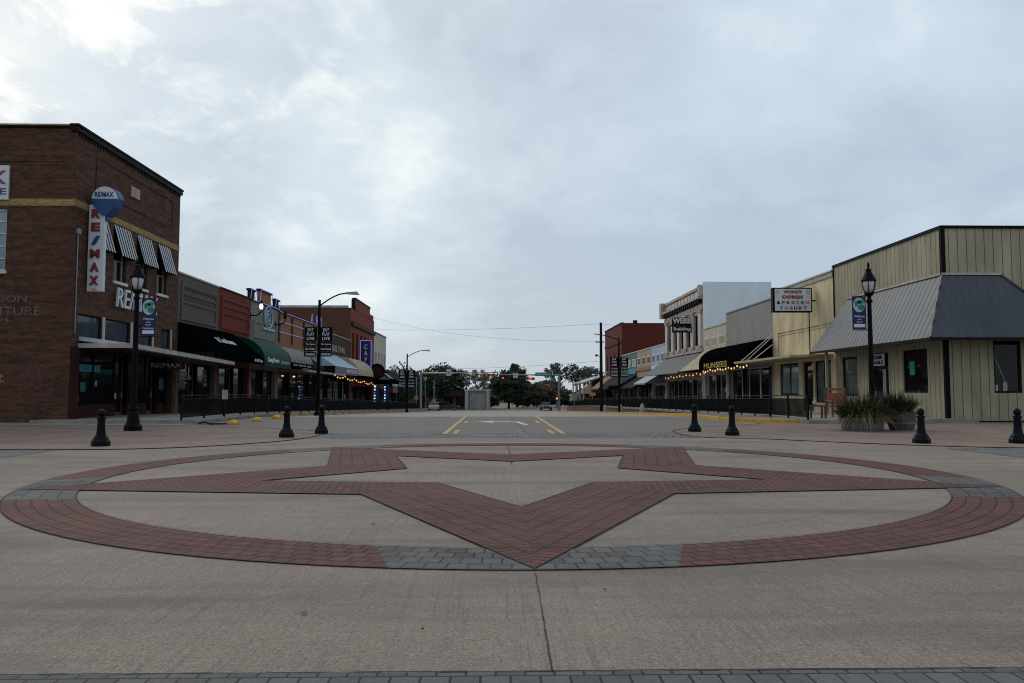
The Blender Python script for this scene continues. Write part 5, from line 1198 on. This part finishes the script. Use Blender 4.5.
leaf_tuft(12.8, 24.9, .52, 1100, .45, .40, .9, .85, MT['blade_g'], 'green_blades', pb, .018, .55)
leaf_tuft(13.0, 24.8, .52, 60, .4, .5, .95, 1.0, MT['blade_t'], 'dry_blades', pb, .010, .6)

# wooden chair and things beside it
def wchair(x, y, z, label):
    r = empty('wooden_armchair', (x, y, z), label, 'chair')
    W_ = .42
    q = MB(); q.box(x - W_, x + W_, y - .4, y + .22, z + .42, z + .48); bev(q.build('seat', MT['wood_orange'], r), .01)
    q = MB(); q.box(x - W_, x + W_, y + .24, y + .30, z + 1.12, z + 1.24); q.box(x - W_ + .06, x + W_ - .06, y + .25, y + .28, z + .55, z + 1.02); bev(q.build('backrest', MT['wood_orange'], r), .01)
    for sx in (-1, 1):
        for sy in (-.38, .27):
            q = MB(); q.box(x + sx * W_ - .035, x + sx * W_ + .035, y + sy - .035, y + sy + .035, z, z + (.66 if sy < 0 else 1.25)); q.build('leg', MT['wood_brown'], r)
        q = MB(); q.box(x + sx * W_ - .05, x + sx * W_ + .05, y - .44, y + .24, z + .662, z + .70); q.build('armrest', MT['wood_orange'], r)
    q = MB(); q.box(x - W_, x + W_, y - .37, y - .34, z + .2, z + .27); q.build('stretcher', MT['wood_brown'], r)
wchair(14.75, 33.6, .15, 'orange brown wooden armchair with broad back beside the board clad building')
r = empty('side_table', (12.95, 31.6, .15), 'small rough wooden table left of the wooden armchair', 'table')
q = MB(); q.box(12.6, 13.35, 31.4, 31.9, .62, .68); q.build('table_top', MT['wood_brown'], r)
for dx in (.05, .64):
    for dy in (.05, .4): q = MB(); q.box(12.62 + dx, 12.69 + dx, 31.41 + dy, 31.47 + dy, .15, .62); q.build('leg', MT['wood_brown'], r)
q = MB(); q.lathe(12.9, 31.6, .68, [(.05, 0), (.08, .08), (.06, .16), (.03, .2), (.045, .26), (.02, .3)], 10); tag(q.build('small_white_figure', MT['offwhite'], None, True), 'small white garden ornament standing on the rough wooden table', 'ornament')
g = MB(); g.box(12.3, 18.2, 30.7, 36.5, -.1, .146); g.build('porch_slab', MT['sidewalk'], **S)

# shrubs and pots near the left railing
def pot_plant(x, y, z, label, h=.8, n=220):
    r = empty('potted_plant', (x, y, z), label, 'potted plant')
    q = MB(); q.lathe(x, y, z, [(.16, 0), (.22, .3), (.25, .42), (.21, .42)], 14); q.build('pot', MT['stone'], r)
    leaf_tuft(x, y, z + .38, n, .15, .3, h, .7, MT['blade_g'], 'foliage', r, .03, .4)
pot_plant(-13.6, 38.5, swl(38.5), 'potted plant in a pale pot before the black awning shop', .7)
pot_plant(-13.6, 40.2, swl(40), 'second pale potted plant behind the black railing by the black awning', .6)
def aboard(x, y, z, label):
    r = empty('notice_board', (x, y, z), label, 'sign'); q = MB(); q.box(x - .12, x + .12, y - .02, y, z + .75, z + 1.15); q.build('board', MT['offwhite'], r); q = MB(); q.cyl((x, y, z), (x, y, z + .75), .015); q.build('post', MT['dark'], r)
aboard(-11.5, 33.6, .15, 'small white notice on a thin post by the left railing')

# fallen leaves
lm = [plain('orange leaf', (.35, .09, .03), .7), plain('dark leaf', (.035, .025, .02), .8), plain('yellow green leaf', (.16, .13, .03), .7)]
def leaf(x, y, m_, s_, label):
    s_ *= .5
    q = MB(); a = random.uniform(0, 6); pts = [(s_ * r_ * math.cos(a + t), s_ * r_ * math.sin(a + t)) for r_, t in ((1, 0), (.5, .5), (.8, 1.1), (.45, 1.7), (.7, 2.3), (.4, 3.0), (.8, 3.9), (.45, 4.5), (.85, 5.2), (.5, 5.8))]
    q.hexa([(x + p_[0], y + p_[1], .016) for p_ in pts], [(x + p_[0] * .9, y + p_[1] * .9, .019 + .004 * math.sin(5 * k)) for k, p_ in enumerate(pts)])
    tag(q.build('fallen_leaf', lm[m_], None), label, 'leaf')
leaf(-1.15, 7.45, 0, 0.06, 'orange fallen leaf lying inside the left part of the ring')
leaf(-1.07, 4.49, 2, 0.05, 'yellow green fallen leaf on the concrete in front of the ring')
leaf(-0.38, 4.17, 1, 0.025, 'tiny dark scrap on the foreground concrete left of the joint')
leaf(0.68, 4.96, 1, 0.03, 'tiny dark scrap right of the foreground joint')
leaf(-8.64, 17.37, 2, 0.08, 'yellow leaf at the foot of the leftmost bollard')
leaf(-2.39, 10.82, 1, 0.05, 'little dark leaf in the left tip of the star hollow')

# ================================================================== TREES AND FAR BACKGROUND
def tree(x, y, z, h, wx, label, cols, kind='oak', dens=1.0, seed=1, group='trees beyond the far crossing', cz=.55, leaf_s=.28, name='oak_tree', ch=None):
    rnd = random.Random(seed); r = empty(name, (x, y, z), label, 'tree', group)
    q = MB(); th = h * (.22 if kind != 'tall' else .5)
    q.cyl((x, y, z), (x + .1, y, z + th), h * .035, h * .025, 8)
    limbs = []
    for k in range(9):
        a = 2 * math.pi * k / 9 + rnd.uniform(-.3, .3); rr = wx * rnd.uniform(.35, .8); p = (x + rr * math.cos(a), y + rr * .8 * math.sin(a), z + h * rnd.uniform(.5, .88))
        mid = (x + rr * .4 * math.cos(a), y + rr * .35 * math.sin(a), z + th + (p[2] - z - th) * .45)
        q.cyl((x + .1, y, z + th * .95), mid, h * .016, h * .010, 5); q.cyl(mid, p, h * .010, h * .004, 5); limbs.append(p)
    q.build('trunk', MT['bark'], r)
    ncl = int(70 * dens); c = MB(); hh = (ch or h * (1 - .15)) / 2; zc_ = z + h - hh
    for k in range(ncl):
        while True:
            u, v, w_ = rnd.uniform(-1, 1), rnd.uniform(-1, 1), rnd.uniform(-1, 1)
            d = u * u + v * v + w_ * w_
            if .12 < d < 1: break
        if kind == 'cone': sh = 1 - .45 * max(0, w_)
        else: sh = 1
        ax_, ay, az = x + u * wx * sh * .9, y + v * wx * .8 * sh, zc_ + w_ * hh * .92
        cr = wx * rnd.uniform(.16, .30)
        for j in range(int(46 * dens ** .3)):
            t = rnd.uniform(0, 2 * math.pi); pz = rnd.uniform(-1, 1); rr = cr * rnd.random() ** .45
            px, py, pzz = ax_ + rr * math.cos(t) * math.sqrt(1 - pz * pz), ay + rr * math.sin(t) * math.sqrt(1 - pz * pz), az + rr * pz * .75
            n = Vector((rnd.gauss(0, 1), rnd.gauss(0, 1), rnd.gauss(.4, 1))).normalized(); a = n.orthogonal().normalized(); b = n.cross(a); s_ = leaf_s * rnd.uniform(.5, 1.2); ct = Vector((px, py, pzz))
            c.quad(ct - a * s_, ct + b * s_ * .5, ct + a * s_, ct - b * s_ * .5)
    c.build('crown', cols, r)
    return r
MT['oak'] = leafmat('dark oak leaves', [(.012, .022, .012), (.022, .040, .018), (.040, .060, .026)], .8)
MT['oak2'] = leafmat('olive oak leaves', [(.022, .030, .014), (.05, .055, .025), (.10, .09, .04)], .5)
MT['rust'] = leafmat('rust autumn leaves', [(.05, .05, .03), (.11, .06, .025), (.16, .075, .02)], .5)
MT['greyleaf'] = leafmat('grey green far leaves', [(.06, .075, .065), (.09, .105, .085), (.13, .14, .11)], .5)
MT['barkgrey'] = plain('grey bare twigs', (.12, .11, .11), .9)
zf = gz(150)
tree(-10.3, 152, zf, 8.9, 5.2, 'broad dark evergreen oak on the left beyond the traffic signals', MT['oak'], dens=2.0, seed=3)
tree(-17.5, 150, zf, 8.6, 5.5, 'dark evergreen oak half hidden by the left shops and railings', MT['oak'], dens=1.6, seed=5)
tree(2.5, 155, zf, 7.6, 4.3, 'rounded dark green oak in the middle beyond the traffic signals', MT['oak'], dens=2.2, seed=7)
tree(4.5, 168, zf, 9.7, 3.0, 'domed olive brown tree top rising behind the middle oak', MT['oak2'], 'cone', dens=1.5, seed=9)
tree(11.0, 165, zf, 4.9, 3.2, 'low rust brown autumn tree left of the right signal mast', MT['rust'], dens=1.1, seed=11)
tree(8.6, 178, zf, 5.2, 4.0, 'low dull green tree behind the rust brown tree', MT['oak2'], dens=1.2, seed=12)
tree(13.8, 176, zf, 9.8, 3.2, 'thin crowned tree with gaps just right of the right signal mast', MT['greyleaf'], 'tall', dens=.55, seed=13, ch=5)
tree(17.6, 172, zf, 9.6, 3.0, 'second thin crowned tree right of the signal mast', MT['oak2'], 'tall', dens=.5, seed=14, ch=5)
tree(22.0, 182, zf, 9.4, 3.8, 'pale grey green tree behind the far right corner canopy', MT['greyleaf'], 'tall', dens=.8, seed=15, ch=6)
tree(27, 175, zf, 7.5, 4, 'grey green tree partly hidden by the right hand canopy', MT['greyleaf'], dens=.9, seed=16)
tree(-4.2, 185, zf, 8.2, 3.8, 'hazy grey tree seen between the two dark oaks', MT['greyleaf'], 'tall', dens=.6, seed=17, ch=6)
tree(-1.5, 200, zf, 9.0, 3.8, 'second hazy grey tree between the two dark oaks', MT['greyleaf'], 'tall', dens=.5, seed=18, ch=6)
for i, (x, y, hh_, w_, lb) in enumerate(((-1.0, 160, 2.3, 1.8, 'low dark shrub left of the middle oak trunk'), (5.4, 161, 2.6, 2.4, 'low dark shrub right of the middle oak trunk'), (8.3, 160, 3.4, 2.6, 'taller dark shrub behind the dark facing car'), (12.4, 162, 3.0, 2.4, 'dark shrub just right of the right signal mast'), (15.4, 163, 3.2, 2.2, 'dark shrub behind the small tan building'))):
    tree(x, y, zf, hh_, w_, lb, MT['oak'], dens=.8, seed=30 + i, group='dark shrubs under the far trees', name='shrub')
# far-off wood
q = MB(); rnd = random.Random(5)
for k in range(26000):
    x = rnd.uniform(-120, 120); y = rnd.uniform(225, 262); top = 4.6 + 1.2 * math.sin(x * .16) + 1.2 * math.sin(x * .43 + 1)
    ct = Vector((x, y, zf + top * rnd.random() ** .6)); n = Vector((rnd.gauss(0, 1), rnd.gauss(0, 1), rnd.gauss(0, 1))).normalized(); a = n.orthogonal().normalized(); b = n.cross(a); s_ = .75
    q.quad(ct - a * s_, ct + b * s_ * .6, ct + a * s_, ct - b * s_ * .6)
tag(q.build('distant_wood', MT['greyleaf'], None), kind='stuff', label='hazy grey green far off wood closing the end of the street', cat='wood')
# low buildings at the far end
def block(name, x0, x1, y, dpt, z1, mat, label, holes=(), capm=None, hm='glass'):
    r = empty(name, ((x0 + x1) / 2, y, zf), label, 'building'); F_ = FRONT(y); q = MB(); F_.panel(q, x0, x1, zf - .3, z1, holes, .25)
    q.quad((x0, y, zf - .3), (x0, y + dpt, zf - .3), (x0, y + dpt, z1), (x0, y, z1)); q.quad((x1, y, zf - .3), (x1, y + dpt, zf - .3), (x1, y + dpt, z1), (x1, y, z1)); q.quad((x0, y + dpt, zf - .3), (x1, y + dpt, zf - .3), (x1, y + dpt, z1), (x0, y + dpt, z1))
    q.build('wall', MT[mat], r); q = MB(); q.box(x0 - .15, x1 + .15, y - .15, y + dpt, z1 + .002, z1 + .28); q.build('roof', MT[capm or 'offwhite'], r)
    for i, (a, b, c, d) in enumerate(holes):
        q = MB(); F_.box(q, a, b, -.24, -.2, c, d); q.build('door' if c < zf + .2 else 'window', MT[hm], r)
    return r
bg_ = block('small_grey_building', -5.7, -1.1, 146, 6, 1.3, 'concrete_wall', 'small flat roofed grey building with pale trim at the end of the street', [(-4.9, -1.95, zf + .02, .95)], 'offwhite', 'metal_grey')
for a, b in ((-5.75, -5.15), (-1.8, -1.2)): q = MB(); q.box(a, b, 145.7, 145.95, zf, 1.3); q.build('pale_pier', MT['offwhite'], bg_)
fs = block('far_awning_shop', -10.5, -5.4, 150, 8, 1.2, 'beige_brick', 'low brown shop with dark red awning left of the small grey building', [(-10.0, -8.2, zf + .5, .1), (-7.6, -6.0, zf + .5, .1)], 'dark')
q = MB(); q.hexa([(-10.3, 149.9, .5), (-5.6, 149.9, .5), (-5.6, 149.85, 1.0), (-10.3, 149.85, 1.0)], [(-10.3, 148.7, .3), (-5.6, 148.7, .3), (-5.6, 148.8, .42), (-10.3, 148.8, .42)]); q.build('awning', MT['darkred_brick'], fs)
hb = block('brown_roofed_house', 17.6, 34, 158, 10, .4, 'brown_brick', 'low house with brown roof behind the far right corner', [(19, 20.5, -1, 0), (23, 24.5, -1, 0)], 'dark')
q = MB(); q.hexa([(17.2, 157.5, .7), (34.4, 157.5, .7), (34.4, 168.5, .7), (17.2, 168.5, .7)], [(19.2, 162.8, 2.6), (32.4, 162.8, 2.6), (32.4, 163.2, 2.6), (19.2, 163.2, 2.6)]); q.build('pitched_roof', MT['wood_brown'], hb)
tb = block('tan_end_wall_building', 13.9, 15.2, 143, 5, .35, 'tan_paint', 'small tan building beside the far right corner canopy')
block('long_pale_building', -30, -12.5, 160, 8, 1.6, 'beige_brick', 'long low pale building behind the left oak', [(-20, -18, -1.5, .3), (-16, -14.4, -1.5, .3)], 'offwhite')

# parked vehicles far away
def car(x, y, z, facing, paint, label, ln=4.4, lit=False):
    r = empty('parked_car', (x, y, z), label, 'car', 'vehicles parked beyond the far crossing')
    P_ = (lambda a, b, c: (x + b * .0 + a * math.cos(facing) - b * math.sin(facing), y + a * math.sin(facing) + b * math.cos(facing), z + c))
    pr = [(-ln / 2, .35), (-ln / 2, .85), (-ln / 2 + .2, .95), (ln / 2 - 1.2, .98), (ln / 2 - .1, .82), (ln / 2, .6), (ln / 2, .35)]
    q = MB(); q.hexa([P_(a, -.88, c) for a, c in pr], [P_(a, .88, c) for a, c in pr]); bev(q.build('body', MT[paint], r), .06, 2)
    cb_ = [(-ln / 2 + .3, .96), (-ln / 2 + .75, 1.45), (ln / 2 - 2.0, 1.48), (ln / 2 - 1.2, .98)]
    q = MB(); q.hexa([P_(a, -.78, c) for a, c in cb_], [P_(a, .78, c) for a, c in cb_]); bev(q.build('windows', MT['glass'], r), .04)
    q = MB(); q.hexa([P_(-ln / 2 + .72, -.74, 1.455), P_(ln / 2 - 1.98, -.74, 1.485), P_(ln / 2 - 1.98, .74, 1.485), P_(-ln / 2 + .72, .74, 1.455)], [P_(-ln / 2 + .8, -.7, 1.51), P_(ln / 2 - 2.05, -.7, 1.53), P_(ln / 2 - 2.05, .7, 1.53), P_(-ln / 2 + .8, .7, 1.51)]); q.build('roof', MT[paint], r)
    for a in (-ln / 2 + .8, ln / 2 - .85):
        for b in (-.9, .9):
            q = MB(); q.cyl(P_(a, b - .1, .33), P_(a, b + .1, .33), .33, .33, 14); wv = q.build('wheel', MT['rubber'], r); q = MB(); q.cyl(P_(a, b - .11, .33), P_(a, b + .11, .33), .18, .18, 10); q.build('rim', MT['metal_grey'], wv)
    for b in (-.65, .65): q = MB(); q.cyl(P_(ln / 2 - .04, b, .68), P_(ln / 2 + .02, b, .68), .12, .12, 10); q.build('headlight', MT['lampglass'], r)
car(9.0, 142, zf, R(-90), 'carpaint', 'dark car facing the camera left of the right signal mast')
car(-11.0, 141, zf, R(-90), 'carwhite', 'silver car facing the camera right of the left signal mast')
car(-8.8, 143, zf, 0, 'carpaint', 'dark car seen side on before the low brown shop')
q = MB(); q.box(-12.6, -12.0, 117, 117.6, gz(117), gz(117) + .9); tag(bev(q.build('utility_box', MT['metal_grey'], None), .03), 'grey utility box at the foot of the left signal mast', 'utility box')
